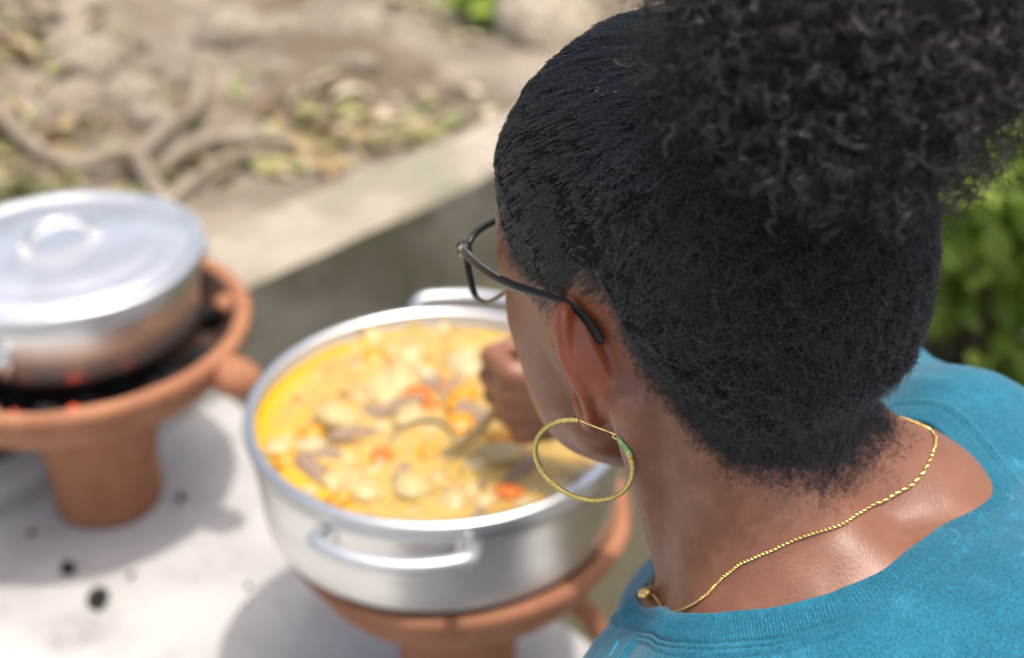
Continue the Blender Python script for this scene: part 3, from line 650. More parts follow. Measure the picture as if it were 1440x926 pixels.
HANDH = toH(HAND)
SHL, SHR = np.array([-118, 160, -245.]), np.array([-98, -165, -164.])
ELR = np.array([92, -292, -248.])
WRH = HAND + np.array([.078, -.018, .018]); WRR = toH(WRH)
ELL = np.array([-20, 235, -450.]); WRL = np.array([150, 150, -505.])
head_ops = [('u', s_ell((-12, 0, 52), (105, 81, 95)), 0), ('u', s_ell((-38, 0, 12), (68, 70, 64)), 20), ('u', s_ell((40, 0, -8), (56, 64, 74)), 22)]
head_ops += [('u', s_ell((18, 0, -78), (56, 46, 26)), 24)]
head_ops += both(lambda s: [('u', s_ell((28, 28 * s, 50), (60, 47, 60)), 26), ('u', s_cap((6, 55 * s, -56), (74, 17 * s, -84), 17, 16), 28), ('u', s_ell((56, 44 * s, -8), (24, 20, 26)), 20), ('u', s_ell((48, 42 * s, -46), (28, 17, 30)), 20), ('u', s_cap((90, 12 * s, 36), (66, 54 * s, 32), 9, 8), 14),
                            ('u', s_ell((-2, 62 * s, 0), (26, 14, 34)), 16), ('u', s_ell((-30, 60 * s, -14), (22, 15, 28)), 18)])
head_ops += [('u', s_ell((79, 0, -84), (19, 22, 16)), 16), ('u', s_cap((94, 0, 26), (113, 0, -6), 8, 11), 12), ('u', s_ell((91, 0, -40), (14, 24, 20)), 14)]
head_ops += both(lambda s: [('u', s_ell((104, 12 * s, -12), (10, 8, 8)), 8), ('s', s_ell((104, 33 * s, 18), (22, 17, 11)), 14), ('u', s_ell((82, 32 * s, 17), (13, 17, 12)), 6),
                            ('s', s_ell((112, 7 * s, -19), (7, 4, 4)), 4)])
head_ops += [('u', s_cap((101, -16, -36), (101, 16, -36), 5, 5), 6), ('u', s_cap((99, -14, -46), (99, 14, -46), 6, 6), 6), ('s', s_cap((110, -20, -41), (110, 20, -41), 2.5), 4)]
def ear(s):
    A = smooth_path([(-11, 73, 26), (-16, 73, 20), (-30, 71, 6), (-32, 70, -6), (-26, 69, -22), (-16, 70, -33)], 22)
    B = smooth_path([(-7, 83, 31), (-11, 90, 28), (-16.5, 95, 12), (-22, 95.5, 1), (-24, 91, -12), (-17, 82, -33)], 22)
    for P in (A, B): P[:, 1] *= s
    o = []
    bul = A * .5 + B * .5; bul[:, 0] -= 5.5 * np.sin(np.linspace(0, 3.14, 22)); bul[:, 1] += s * 2.0 * np.sin(np.linspace(0, 3.14, 22))
    for i in range(22): o += [('u', s_cap(A[i], bul[i], 4.2, 3.0), 2.0), ('u', s_cap(bul[i], B[i], 3.0, 1.9), 2.0)]
    for i in range(21): o.append(('u', s_cap(B[i], B[i + 1], 4.7 - .09 * i, 4.7 - .09 * i), .8))
    H2 = smooth_path([(3, 78, 4), (2, 82, 14), (-1, 86, 24), (-7, 85, 31)], 10); H2[:, 1] *= s
    for i in range(9): o.append(('u', s_cap(H2[i], H2[i + 1], 3.6), 3))
    AH = smooth_path([(-14, 81, 18), (-20, 84, 6), (-21, 82, -8), (-12, 79, -22)], 10); AH[:, 1] *= s
    for i in range(9): o.append(('u', s_cap(AH[i], AH[i + 1], 3.2), 3))
    o += [('u', s_ell((-3, 75 * s, -12), (6, 8, 9)), 5), ('u', s_ell((-13, 79 * s, -34), (6.5, 5.5, 9)), 5), ('u', s_ell((-7, 78.5 * s, -27), (5, 5.5, 8)), 5), ('s', s_ell((-12, 76 * s, -4), (7, 6, 10)), 4)]
    return o
neck_ops = [('u', s_cap((-28, 0, -34), (-79, 2, -124), 50, 48), 20), ('u', s_cap((-79, 2, -124), (-116, 8, -168), 48, 68), 26)]
torso_ops = [('u', s_cap((-170, 5, -216), (-400, 0, -385), 96, 112), 40), ('u', s_ell((-260, 0, -290), (150, 150, 120)), 50),
             ('u', s_cap((-82, 38, -142), (-118, 150, -236), 28, 46), 34), ('u', s_cap((-86, -45, -118), (-102, -148, -158), 32, 45), 34),
             ('u', s_ell((-200, -84, -194), (95, 88, 84)), 60), ('u', s_ell((-210, 88, -222), (95, 84, 84)), 50), ('u', s_ell((-190, -20, -196), (86, 70, 84)), 50), ('u', s_ell(SHL, (62, 56, 60)), 26), ('u', s_ell(SHR, (60, 55, 58)), 26), ('u', s_ell((-64, 14, -226), (72, 118, 64)), 36),
             ('u', s_ell((-4, -62, -292), (72, 66, 70)), 60), ('u', s_ell((-46, 78, -316), (68, 66, 70)), 60), ('u', s_ell((-120, 0, -360), (110, 140, 90)), 60), ('u', s_ell((-400, 0, -420), (130, 165, 120)), 50)]
sterno = [('u', s_cap((-58, -34, -68), (-114, -70, -118), 30, 34), 30), ('u', s_cap((-22, 58, -34), (-30, 24, -172), 10, 9), 16), ('u', s_cap((-22, -58, -34), (-30, -14, -172), 10, 9), 16),
          ('u', s_cap((-28, 30, -182), (-92, 120, -206), 8, 8), 16), ('u', s_ell((-122, 4, -110), (14, 12, 13)), 22)]
arms_up = [('u', s_cap(SHR, ELR, 47, 38), 24), ('u', s_cap(SHL, ELL, 46, 38), 24)]
arms_lo = [('u', s_cap(ELR, WRR, 37, 25), 14), ('u', s_cap(ELL, WRL, 37, 25), 14)]
def hand_ops(wr, a, k, nrm, g=1.0):
    """fist round a rod: a = rod axis (index side positive), k = wrist to knuckles, nrm = dorsal side; all unit vectors in head frame (mm)"""
    L = lambda u, v, w_: wr + k * u + a * v + nrm * w_
    o = [('u', s_cap(wr - k * 8, L(22, 0, 0), 25, 25), 16)]
    for j in range(4):
        off = (1.5 - j) * 19.5; r = (10.5, 11, 10.5, 9.3)[j]; ln = (0, 3, 1, -6)[j]
        o.append(('u', s_cap(L(14, off * .55, 0), L(72 + ln, off, 4), 14, 11.5), 12))
        q = [L(72 + ln, off, 3), L(95 + ln, off * 1.0, -22), L(77 + ln, off * .97, -44), L(56, off * .93, -38)]
        for i in range(3): o.append(('u', s_cap(q[i], q[i + 1], r - .7 * i, r - .7 * (i + 1)), 5.0))
    q = [L(20, 26, -8), L(48, 37, -26), L(72, 30, -46), L(86, 12, -54)]
    for i, r in enumerate((14, 12, 10.5)): o.append(('u', s_cap(q[i], q[i + 1], r, r - 1.5), 4 if i else 10))
    return o
ra = (rod @ HR.T); ek = (HANDH - WRR); kk = ek - .25 * ra * (ek @ ra); kk /= np.linalg.norm(kk); ra = ra - kk * (ra @ kk); ra /= np.linalg.norm(ra); nn = np.cross(ra, kk)
upc = HR @ np.array([0, -.4, 1.0]); nn = nn if nn @ upc > 0 else -nn
# rod passes through the fist at u~70,w~-22 : shift the wrist so that the rod meets HANDH
WR2 = HANDH - kk * 74 + nn * 23; arms_lo[0] = ('u', s_cap(ELR, WR2 - kk * 10, 37, 24), 14)
hand_r = hand_ops(WR2, ra, kk, nn)
lk = np.array([.95, -.2, -.2]); lk /= np.linalg.norm(lk); la = np.array([0, -1., 0]); la -= lk * (la @ lk); la /= np.linalg.norm(la); ln_ = np.cross(lk, la); ln_ = ln_ if ln_[2] > 0 else -ln_
hand_l = hand_ops(WRL + lk * 10, la, lk, ln_)
head_ops = in_head(head_ops); EARS = in_head(ear(1) + ear(-1))
lo = (-255, -225, -300); h = 2.0
BODY = head_ops + EARS + neck_ops + torso_ops + sterno + arms_up
D = evalG(lo, (155, 225, 170), h, BODY); Vb1, Fb1 = nets(D, lo, h)
armR = arms_up[:1] + arms_lo[:1] + hand_r; armL = arms_up[1:] + arms_lo[1:] + hand_l
lo2 = (-80, -350, -400); V2, F2 = nets(evalG(lo2, (420, -100, -160), 2.5, armR), lo2, 2.5)
lo3 = (-150, 60, -600); V3, F3 = nets(evalG(lo3, (300, 300, -160), 3.5, armL), lo3, 3.5)
def project(V, ops, it=2, e=.6):
    for _ in range(it):
        d = evalP(V, ops); g = np.stack([evalP(V + np.eye(3)[i] * e, ops) - evalP(V - np.eye(3)[i] * e, ops) for i in range(3)], 1) / (2 * e)
        V = V - (d / np.maximum((g * g).sum(1), .2))[:, None] * g
    return V, g / (np.linalg.norm(g, axis=1)[:, None] + 1e-9)
# skin creases at the base of the neck
Nb1 = vnormals(Vb1, Fb1)
Vb1 = Vb1 + Nb1 * (.9 * fbm(Vb1, .03, 3))[:, None]
BASE = np.array([.45, .27, -.085])
nV = np.cumsum([0, len(Vb1), len(V2)])
# the seam cut: upper-body mesh keeps everything; arm meshes drop what lies inside the upper body
def drop_inside(V, F, ops):
    d = evalP(V, ops); return submesh(V, F, (d[F] > -4).any(1))
V2, F2, _ = drop_inside(V2, F2, head_ops + neck_ops + torso_ops); V3, F3, _ = drop_inside(V3, F3, head_ops + neck_ops + torso_ops)
cut = ((Vb1[Fb1][:, :, 0].mean(1) < -60) & (np.abs(Vb1[Fb1][:, :, 1].mean(1)) > 300))
Vall = np.concatenate([Vb1, V2, V3]); Fall = np.concatenate([Fb1, F2 + len(Vb1), F3 + len(Vb1) + len(V2)])
person = part('person', toW(Vall), Fall, M['skin'], at=BASE)
ph_ = b2h(Vall); red = sstep(76, 81, np.abs(ph_[:, 1])) * sstep(-48, -30, ph_[:, 2]) * sstep(40, 34, ph_[:, 2]) * sstep(10, 0, ph_[:, 0]) * sstep(-45, -36, ph_[:, 0]) * .8
person.data.attributes.new('redness', 'FLOAT', 'POINT').data.foreach_set('value', red.astype(np.float32))
tag(person, 'woman in teal shirt seen from behind, black hair in a curly puff', 'person')
for s in (1, -1):
    V, F = ico(3, 1.0); e = part('eye', toWh(V * 12 + [84, 32 * s, 17]), F, M['eye'], person); V, F = ico(2, 1.0); part('iris', toWh(V * [2, 5.6, 5.6] + [94.6, 32 * s, 15.5]), F, M['iris'], e)

# ------------------------------------------------------------------ hair
PH = np.array([0, 20, 32, 36, 40, 45, 55, 61, 68, 76, 82, 87, 104, 113, 118, 126, 134, 147, 158, 173, 180.]); ZH = np.array([100, 98, 94, 84, 64, 48, 36, 25, 14, 14, 24, 33, 32, 13, 3, -9, -27, -46, -54, -60, -62.])
def hair_d(P):
    ph = np.degrees(np.arctan2(np.abs(P[:, 1]), P[:, 0] + 10)); z = np.interp(ph, PH, ZH) - 2 * sstep(0, -30, P[:, 1]) * sstep(110, 145, ph)
    return (P[:, 2] - z) * np.interp(ph, [0, 50, 70, 100, 180], [1, .8, .6, .8, .8]) + 5 * vnoise(P, .05) + 3 * vnoise(P, .2)
PUFFB = np.array([-92., 0, 128.]); PUFFC = np.array([-118., -6, 174.]); PUFFR = np.array([94., 100, 90])
def thick(P):
    up = sstep(70, 140, P[:, 2]); bk = sstep(10, -70, P[:, 0]); return 9 + 10 * np.maximum(up, 1.45 * bk) + 9 * bk * sstep(15, -45, P[:, 1])
AX = (PUFFB - np.array([-8, 0, 50.])); AX /= np.linalg.norm(AX); AU = np.cross(AX, [0, 1, 0]); AU /= np.linalg.norm(AU); AV = np.cross(AX, AU)
def streak(P):
    q = P - PUFFB; th = np.arctan2(q @ AV, q @ AU); r = np.linalg.norm(q, axis=1)
    return vnoise(np.stack([np.cos(th) * 9, np.sin(th) * 9, r * .012], 1), 1.0) + .6 * vnoise(np.stack([np.cos(th) * 22, np.sin(th) * 22, r * .02], 1), 1.0)
Vbk = Vb1; Vb1 = b2h(Vb1); Nb1 = Nb1 @ RM.T
hs = (hair_d(Vb1) > 15) & (Vb1[:, 2] > -95) & ~((np.abs(Vb1[:, 1]) > 82.5) & (Vb1[:, 2] < 40) & (Vb1[:, 0] > -40))
Vh, Fh, uh = submesh(Vb1, Fb1, hs[Fb1].all(1)); Nh = Nb1[uh]; dh = hair_d(Vh)
def swept(P): return sstep(-110, 5, P[:, 0]) * sstep(-45, 28, P[:, 2])
amt = (sstep(6, 42, dh) * thick(Vh) - .6) * sstep(14, 20, dh) + .3; Vc = Vh + Nh * (amt + sstep(4, 24, dh) * (1.7 * streak(Vh) * (.25 + .75 * swept(Vh)) + .7 * vnoise(Vh, .22)))[:, None]
cap = part('scalp_hair', toWh(Vc), Fh, M['hairbase'], person)
def curves(name, P, R, m, parent):
    """P (n,k,3) mm head frame, R (k,) or (n,k) mm"""
    n, k, _ = P.shape; c = bpy.data.hair_curves.new(name); c.add_curves([k] * n)
    W = (toWh(P.reshape(-1, 3)) - BASE).astype(np.float32); c.attributes['position'].data.foreach_set('vector', W.ravel()) if 'position' in c.attributes else None
    ra_ = c.attributes.get('radius') or c.attributes.new('radius', 'FLOAT', 'POINT')
    ra_.data.foreach_set('value', (np.broadcast_to(R, (n, k)).ravel() / 1000.).astype(np.float32)); c.materials.append(m)
    o = bpy.data.objects.new(name, c); COL.objects.link(o); o.parent = parent; return o
def sample(V, F, n, wt=None):
    T = np.concatenate([F[:, [0, 1, 2]], F[:, [0, 2, 3]]]); A = np.linalg.norm(np.cross(V[T[:, 1]] - V[T[:, 0]], V[T[:, 2]] - V[T[:, 0]]), axis=1)
    if wt is not None: A = A * wt[T].mean(1)
    t = rng.choice(len(T), n, p=A / A.sum()); u = rng.random((n, 2)); sw = u.sum(1) > 1; u[sw] = 1 - u[sw]
    bw = np.stack([1 - u.sum(1), u[:, 0], u[:, 1]], 1); return T[t], bw
def lerpA(A, T, bw): return (A[T] * bw[..., None]).sum(1)
def unit(v): return v / (np.linalg.norm(v, axis=-1, keepdims=True) + 1e-9)
CAMH = b2h(toH(CAM))
# short strands over the whole hairy scalp: combed towards the puff in front, woolly at the nape
hs2 = (hair_d(Vb1) > -9) & (Vb1[:, 2] > -98) & ~((np.abs(Vb1[:, 1]) > 82.5) & (Vb1[:, 2] < 40) & (Vb1[:, 0] > -40))
Vs, Fs, us = submesh(Vb1, Fb1, hs2[Fb1].all(1)); Ns = Nb1[us]; ds = hair_d(Vs)
vis = np.where(((CAMH - Vs) * Ns).sum(1) > -60, 1.0, .25)
swV = swept(Vs)
def grow(n, K, d0=-8., d1=26., base=.015, zone=None, wool=0.0):
    T, bw = sample(Vs, Fs, n, (base + (1 - base) * sstep(d0, d1, ds) ** 1.3) * vis * (1 if zone is None else zone)); p = lerpA(Vs, T, bw); nr = unit(lerpA(Ns, T, bw)); d = (ds[T] * bw).sum(1)
    sw = swept(p); st_ = streak(p)
    off = sstep(6, 42, d) * thick(p); off = off * (1 - .5 * rng.random(n) ** 1.6) * (1 + .10 * vnoise(p, .35)) + 1.7 * st_ * sstep(4, 24, d) * (.25 + .75 * sw)
    fl = PUFFB - p; fl = unit(fl - nr * (fl * nr).sum(1)[:, None]); rn = rng.normal(size=(n, 3)); rn = unit(rn - nr * (rn * nr).sum(1)[:, None])
    mixw = (.10 + .62 * (1 - sw)) * rng.uniform(.4, 1.3, n); dr = unit(fl * (1 - np.minimum(mixw, .9))[:, None] + rn * mixw[:, None]); sd_ = np.cross(nr, dr)
    Ln = (5 + 19 * sw + 4 * rng.random(n)) * sstep(-14, 18, d) * rng.uniform(.5, 1.2, n) + 1.5
    t = np.linspace(0, 1, K); am = (.40 + .30 * (1 - sw)) * rng.uniform(.4, 1.5, n); wl = rng.uniform(2.2, 4.5, n) * (1 - .35 * wool); ph = rng.uniform(0, 6.28, n)
    x = t[None] * Ln[:, None]; lift = off[:, None] + np.sin(t * 3.14)[None] * rng.uniform(-.3, 1.1, n)[:, None] + (t * (1 - sw[:, None])) * rng.uniform(-.5, 1.8, n)[:, None] - x * x / 190
    sdw = am[:, None] * np.sin(x * 6.28 / wl[:, None] + ph[:, None]); lf = am[:, None] * .8 * np.cos(x * 6.28 / wl[:, None] * .93 + ph[:, None])
    return p[:, None] + dr[:, None] * x[..., None] + sd_[:, None] * sdw[..., None] + nr[:, None] * (lift + lf)[..., None]
K = 12; rt_ = np.linspace(1, .35, K)
g = grow(24000, K, 8., 30., 0., zone=.03 + swV); g = np.repeat(g, 4, 0); g = g + rng.normal(size=(len(g), 1, 3)) * .34 + np.cumsum(rng.normal(size=g.shape), 1) * .035
curves('swept_hair_strands', g, rt_ * .105, M['hair'], person)
curves('fine_hair_strands', grow(40000, K), rt_ * .075, M['hair'], person)
curves('woolly_nape_hair', grow(95000, K, zone=1.02 - swV, wool=1.0), rt_ * .085, M['hair'], person)
T, bw = sample(Vs, Fs, 2600, sstep(4, 20, ds)); p = lerpA(Vs, T, bw); nr = unit(lerpA(Ns, T, bw)); dv = (ds[T] * bw).sum(1)
p = p + nr * (sstep(6, 42, dv) * thick(p))[:, None]; dr = unit(nr * .55 + unit(PUFFB - p) * .5 + rng.normal(size=p.shape) * .55); n_ = len(p); tt = np.linspace(0, 1, K)
fly = p[:, None] + dr[:, None] * (tt[None] * rng.uniform(4, 13, n_)[:, None])[..., None] + np.cumsum(rng.normal(size=(n_, K, 3)), 1) * .35
curves('flyaway_hair', fly, rt_ * .05, M['hair'], person)
# the puff: a dark lumpy core, locks of curls, fuzz
V, F = ico(5, 1.0); lump = 1 + .10 * fbm(V, 2.2, 3) + .05 * fbm(V, 6, 2)
part('puff_core', toWh(V * lump[:, None] * PUFFR * .86 + PUFFC), F, M['hairbase'], person)
def puff_points(n, f0, f1):
    v = unit(rng.normal(size=(n, 3))); v = v[((v @ unit(CAMH - PUFFC)) > -.75) | (rng.random(n) < .35)]
    lm = 1 + .13 * fbm(v, 2.2, 3); f = rng.uniform(f0, f1, len(v)) * lm; return v, PUFFC + v * f[:, None] * PUFFR
def coils(v, p, K, Ln, rad_, turns, droop=.25):
    n = len(v); ax = unit(v * .7 + rng.normal(size=(n, 3)) * .65 + np.array([0, 0, -droop])); a = unit(np.cross(ax, rng.normal(size=(n, 3)))); b = np.cross(ax, a)
    t = np.linspace(0, 1, K); ph = rng.uniform(0, 6.28, n); ang = ph[:, None] + turns[:, None] * 6.28 * t[None]; rr_ = rad_[:, None] * (.35 + .65 * np.sin(np.clip(t * 1.3, 0, 1) * 1.57))[None]
    bend = unit(rng.normal(size=(n, 3)))[:, None] * (t[None, :, None] ** 2) * (Ln * .4)[:, None, None]
    return p[:, None] + ax[:, None] * (t[None] * Ln[:, None])[..., None] + bend + a[:, None] * (np.cos(ang) * rr_)[..., None] + b[:, None] * (np.sin(ang) * rr_)[..., None]
def locks(n, fib, K, r0, r1, L0, L1, f0, f1, rad_f, sp, m):
    v, p = puff_points(n, f0, f1); n = len(v)
    base = coils(v, p, K, rng.uniform(L0, L1, n), rng.uniform(r0, r1, n), rng.uniform(.7, 2.2, n))
    P = np.repeat(base, fib, 0); o3 = rng.normal(size=(len(P), 3)) * sp; wob = np.cumsum(rng.normal(size=(len(P), K, 3)), 1) * .07
    curves('puff_curl', P + o3[:, None] + wob, np.linspace(1, .5, K) * rad_f, m, person)
locks(2400, 6, 24, 1.0, 2.8, 5, 15, .76, .97, .085, .42, M['curl'])
locks(420, 9, 30, 2.2, 4.6, 9, 20, .88, 1.0, .105, .5, M['curl'])
def fuzz(n, f0, f1, L0, L1, r):
    v, p = puff_points(n, f0, f1); n = len(v)
    curves('puff_fuzz', coils(v, p, 12, rng.uniform(L0, L1, n), rng.uniform(.4, 1.9, n), rng.uniform(.8, 3.0, n), .05), np.linspace(1, .4, 12) * r, M['fuzz'], person)
fuzz(46000, .74, 1.02, 2, 10, .06)
fuzz(9000, 1.0, 1.13, 4, 14, .045)

# ------------------------------------------------------------------ shirt
def shirtmat():
    m = mat('teal_heather_cotton', (.009, .116, .182), .85, spec=.25, col2=(.016, .160, .238), scale=11, lo=.35, hi=.68, third=(.034, .208, .30), tscale=60, tlo=.52, thi=.8, sheen=.2)
    t = m.node_tree; b = bsdf(m); N = t.nodes.new; L = t.links.new; tc = N('ShaderNodeTexCoord')
    def nz(sc, st, d=3):
        mp = N('ShaderNodeMapping'); mp.inputs['Scale'].default_value = st; mp.inputs['Rotation'].default_value = (.3, .2, .9); L(tc.outputs['Object'], mp.inputs[0])
        n = N('ShaderNodeTexNoise'); n.inputs['Scale'].default_value = sc; n.inputs['Detail'].default_value = d; L(mp.outputs[0], n.inputs['Vector']); return n.outputs['Fac']
    src = b.inputs['Base Color'].links[0].from_socket
    fine = nz(900, (1, .6, 1)); r = N('ShaderNodeMapRange'); r.inputs[1].default_value = .35; r.inputs[2].default_value = .68; r.inputs[3].default_value = .72; r.inputs[4].default_value = 1.25; L(fine, r.inputs[0])
    mx = N('ShaderNodeVectorMath'); mx.operation = 'SCALE'; L(src, mx.inputs[0]); L(r.outputs[0], mx.inputs[3]); L(mx.outputs[0], b.inputs['Base Color'])
    bp = N('ShaderNodeBump'); bp.inputs['Strength'].default_value = .55; bp.inputs['Distance'].default_value = .0008; L(fine, bp.inputs['Height'])
    bp2 = N('ShaderNodeBump'); bp2.inputs['Strength'].default_value = .5; bp2.inputs['Distance'].default_value = .004; L(nz(34, (1, 1, 1), 4), bp2.inputs['Height']); L(bp.outputs[0], bp2.inputs['Normal']); L(bp2.outputs[0], b.inputs['Normal'])
    return m
M['shirt'] = shirtmat()
M['stitch'] = mat('teal_thread', (.03, .27, .42), .7, col2=(.07, .38, .52), scale=400)
OFFS = 3.2
def shirt_d(P, ops=None): return evalP(P, SHOPS) - OFFS
SHOPS = torso_ops + [('u', s_cap((-96, 10, -158), (-130, 8, -180), 60, 74), 30)]
for sh, el in ((SHR, ELR), (SHL, ELL)): SHOPS.append(('u', s_cap(sh, sh + (el - sh) * .66, 58, 66), 26))
def on_shirt(P, it=4, off=0.0):
    P = np.asarray(P, float)
    for _ in range(it):
        d = shirt_d(P) - off; g = np.stack([shirt_d(P + np.eye(3)[i] * .8) - shirt_d(P - np.eye(3)[i] * .8) for i in range(3)], 1) / 1.6
        P = P - (d / np.maximum((g * g).sum(1), .3))[:, None] * g
    return P, unit(g)
def foldf(P):
    rs = sstep(-70, -120, P[:, 1]) * sstep(-330, -250, P[:, 0]); q = P @ np.array([.62, -.2, .3]); return rs * 3.2 * np.sin(q * .11 + 2.0 * fbm(P, .012, 2)) * (.4 + .6 * vnoise(P, .014)) + 3.6 * fbm(P * [1, .55, 1], .017, 3) + 1.2 * fbm(P * [.6, 1.3, .8], .05, 2)
NL = [(-151, -14, -106), (-139, 27, -105), (-117, 56, -111), (-89, 74, -121), (-69, 76, -131), (-54, 70, -141), (-36, 58, -160), (-16, 40, -184), (-4, 12, -204), (2, -24, -206), (-8, -62, -182), (-40, -95, -132), (-70, -112, -96), (-89, -117, -83), (-102, -117, -84), (-121, -113, -90), (-137, -108, -101), (-148, -98, -109), (-153, -82, -109), (-154, -58, -111)]
MS = 1600
nl = smooth_path(NL, MS, closed=True)
nl, nn_ = on_shirt(nl)
for _ in range(30): nl = .5 * nl + .25 * (np.roll(nl, 1, 0) + np.roll(nl, -1, 0))
nl, nn_ = on_shirt(nl)
tg = unit(np.roll(nl, -1, 0) - np.roll(nl, 1, 0)); out_ = unit(np.cross(tg, nn_)); cen = nl.mean(0)
if ((nl - cen) * out_).sum() < 0: out_ = -out_
lo4 = (-560, -350, -600); D4 = evalG(lo4, (180, 350, -20), 3.5, SHOPS) - OFFS
V4, F4 = nets(D4, lo4, 3.5); N4 = vnormals(V4, F4)
idx = np.zeros(len(V4), int); dist = np.full(len(V4), 1e9)
near = np.where((np.linalg.norm(V4 - cen, axis=1) < 260))[0]
st8 = nl[::8]
for c0 in range(0, len(near), 20000):
    q = near[c0:c0 + 20000]; d2 = ((V4[q][:, None] - st8[None]) ** 2).sum(-1); k = d2.argmin(1); idx[q] = k * 8; dist[q] = np.sqrt(d2[np.arange(len(q)), k])
side = np.where(dist < 1e8, ((V4 - nl[idx]) * out_[idx]).sum(1), 99.)
inside = (side < 5) & (dist < 125)
for sh, el, s_ in ((SHR, ELR, 1), (SHL, ELL, 1)):
    d_ = unit(el - sh); inside |= (((V4 - sh) @ d_) > .60 * np.linalg.norm(el - sh)) & (np.linalg.norm((V4 - sh) - ((V4 - sh) @ d_)[:, None] * d_, axis=1) < 85)
soft = sstep(8, 40, np.minimum(np.abs(side), dist))
V4 = V4 + N4 * (foldf(V4) * np.where(dist < 1e8, soft, 1))[:, None]
V5, F5, _ = submesh(V4, F4, ~inside[F4].any(1))
shirt = part('shirt', toW(V5), F5, M['shirt'], person)
# ribbed neckband: a profile swept round the neckline
oo = np.array([-1.2, -1.6, -1.0, .2, 2, 4, 6, 8, 10, 12, 13.2, 14.0, 14.8, 16.0, 17.0, 17.8, 18.6, 19.6, 21.0, 22.5]); hh = np.array([-2.2, -.6, .6, 1.2, 1.5, 1.6, 1.6, 1.6, 1.6, 1.5, 1.2, .1, 1.3, 1.6, .2, 1.3, 1.5, 1.1, .7, -.4])
rib = sstep(.5, 3.5, oo) * (oo < 13)
rows = []
wave = .7 * vnoise(np.stack([np.cos(np.linspace(0, 6.28, MS)) * 6, np.sin(np.linspace(0, 6.28, MS)) * 6, np.zeros(MS)], 1), 1.0)
for j in range(len(oo)):
    P, g = on_shirt(nl + out_ * (oo[j] + wave)[:, None], 2); P = P + g * (hh[j] + .26 * rib[j] * np.cos(np.arange(MS) * 2 * np.pi / 4) + .25 * (j in (13, 16)) * np.cos(np.arange(MS) * 2 * np.pi / 8))[:, None]; rows.append(P)
Vn = np.stack(rows, 1).reshape(-1, 3); kx = len(oo); ii = np.arange(MS)[:, None] * kx; i2 = ((np.arange(MS) + 1) % MS)[:, None] * kx; jj = np.arange(kx - 1)[None]
Fn = np.stack([ii + jj, ii + jj + 1, i2 + jj + 1, i2 + jj], -1).reshape(-1, 4)
nb = part('neckband', toW(Vn), Fn, M['shirt'], shirt)
nchk = np.cross(Vn[Fn[:, 2]] - Vn[Fn[:, 0]], Vn[Fn[:, 3]] - Vn[Fn[:, 1]]).reshape(MS, kx - 1, 3)[:, 6]
if (nchk * nn_).sum() < 0: nb.data.flip_normals()
# placket with a buttonhole and a turned-back fold at its top, front left of the neckline
k0 = int(np.argmin(np.linalg.norm(nl - np.array([-34, 56, -162]), axis=1)))
def strip(k, w0, L_, hgt, nu=24, nv=14, o0=14.0):
    c0 = nl[k]; o_ = out_[k]; t_ = tg[k]; G = []
    for a in np.linspace(0, 1, nu):
        for b in np.linspace(-1, 1, nv): G.append(c0 + o_ * (o0 + a * L_) + t_ * b * w0)
    P, g = on_shirt(np.array(G), 4); P = P.reshape(nu, nv, 3); g = g.reshape(nu, nv, 3)
    ua = np.linspace(0, 1, nu)[:, None]; vb = np.linspace(-1, 1, nv)[None]
    e = np.minimum(1 - np.abs(vb), np.minimum(ua, 1 - ua) * 3); hq = hgt * sstep(0, .10, e) - .9 * np.exp(-((e - .24) / .05) ** 2) - .4
    return (P + g * (hq + foldf(P.reshape(-1, 3)).reshape(nu, nv) * .55)[..., None]).reshape(-1, 3), [[a * nv + b, (a + 1) * nv + b, (a + 1) * nv + b + 1, a * nv + b + 1] for a in range(nu - 1) for b in range(nv - 1)], P, g
Vp, Fp, Pp, gp = strip(k0, 16, 62, 3.0)
pk = part('placket', toW(Vp), Fp, M['shirt'], shirt)
pc = Pp[6, 7] + gp[6, 7] * 2.6; V, F = ico(2, 1.0)
bas = np.stack([out_[k0], tg[k0], gp[6, 7]]); part('buttonhole', toW((V * [6.5, 1.1, .5]) @ bas + pc), F, M['denim'], pk)
for sg in (-1, 1): part('buttonhole_stitching', toW((V * [7.2, .8, .8]) @ bas + pc + tg[k0] * sg * 1.7), F, M['stitch'], pk)
# trousers, legs and a low stool out of frame below
HIP = np.array([-455, 0, -470.])
TR = []
for s_ in (1, -1): TR += [('u', s_cap(HIP + [20, 75 * s_, 0], (-60, 150 * s_, -500), 92, 66), 30), ('u', s_cap((-60, 150 * s_, -500), (-85, 145 * s_, -745), 60, 46), 18)]
TR += [('u', s_ell(HIP + [-10, 0, 0], (125, 172, 112)), 40)]
lo5 = (-640, -260, -790); V, F = nets(evalG(lo5, (60, 260, -330), 8.0, TR), lo5, 8.0); part('trousers', toW(V + vnormals(V, F) * 3 * fbm(V, .03, 3)[:, None]), F, M['denim'], person)
for s_ in (1, -1):
    FT = [('u', s_cap((-95, 145 * s_, -770), (60, 150 * s_, -795), 34, 26), 10), ('u', s_ell((-20, 148 * s_, -796), (110, 42, 20)), 16)]
    lo6 = (-160, 148 * s_ - 70, -830); V, F = nets(evalG(lo6, (120, 148 * s_ + 70, -720), 6.0, FT), lo6, 6.0); part('sandal', toW(V), F, M['shoe'], person)
sp = toW(HIP + [-20, 0, -150]); t = empty('low_stool', (sp[0], sp[1], -.085), 'low worn wooden stool under the seated woman', 'stool')
topz = toW(HIP + [0, 0, -100])[2] - .012
V, F = boxmesh((-.16, -.12, -.015), (.16, .12, .015), .006); V = rotz(V, .7, 0) + [sp[0], sp[1], topz]; part('seat', V, F, M['wood'], t)
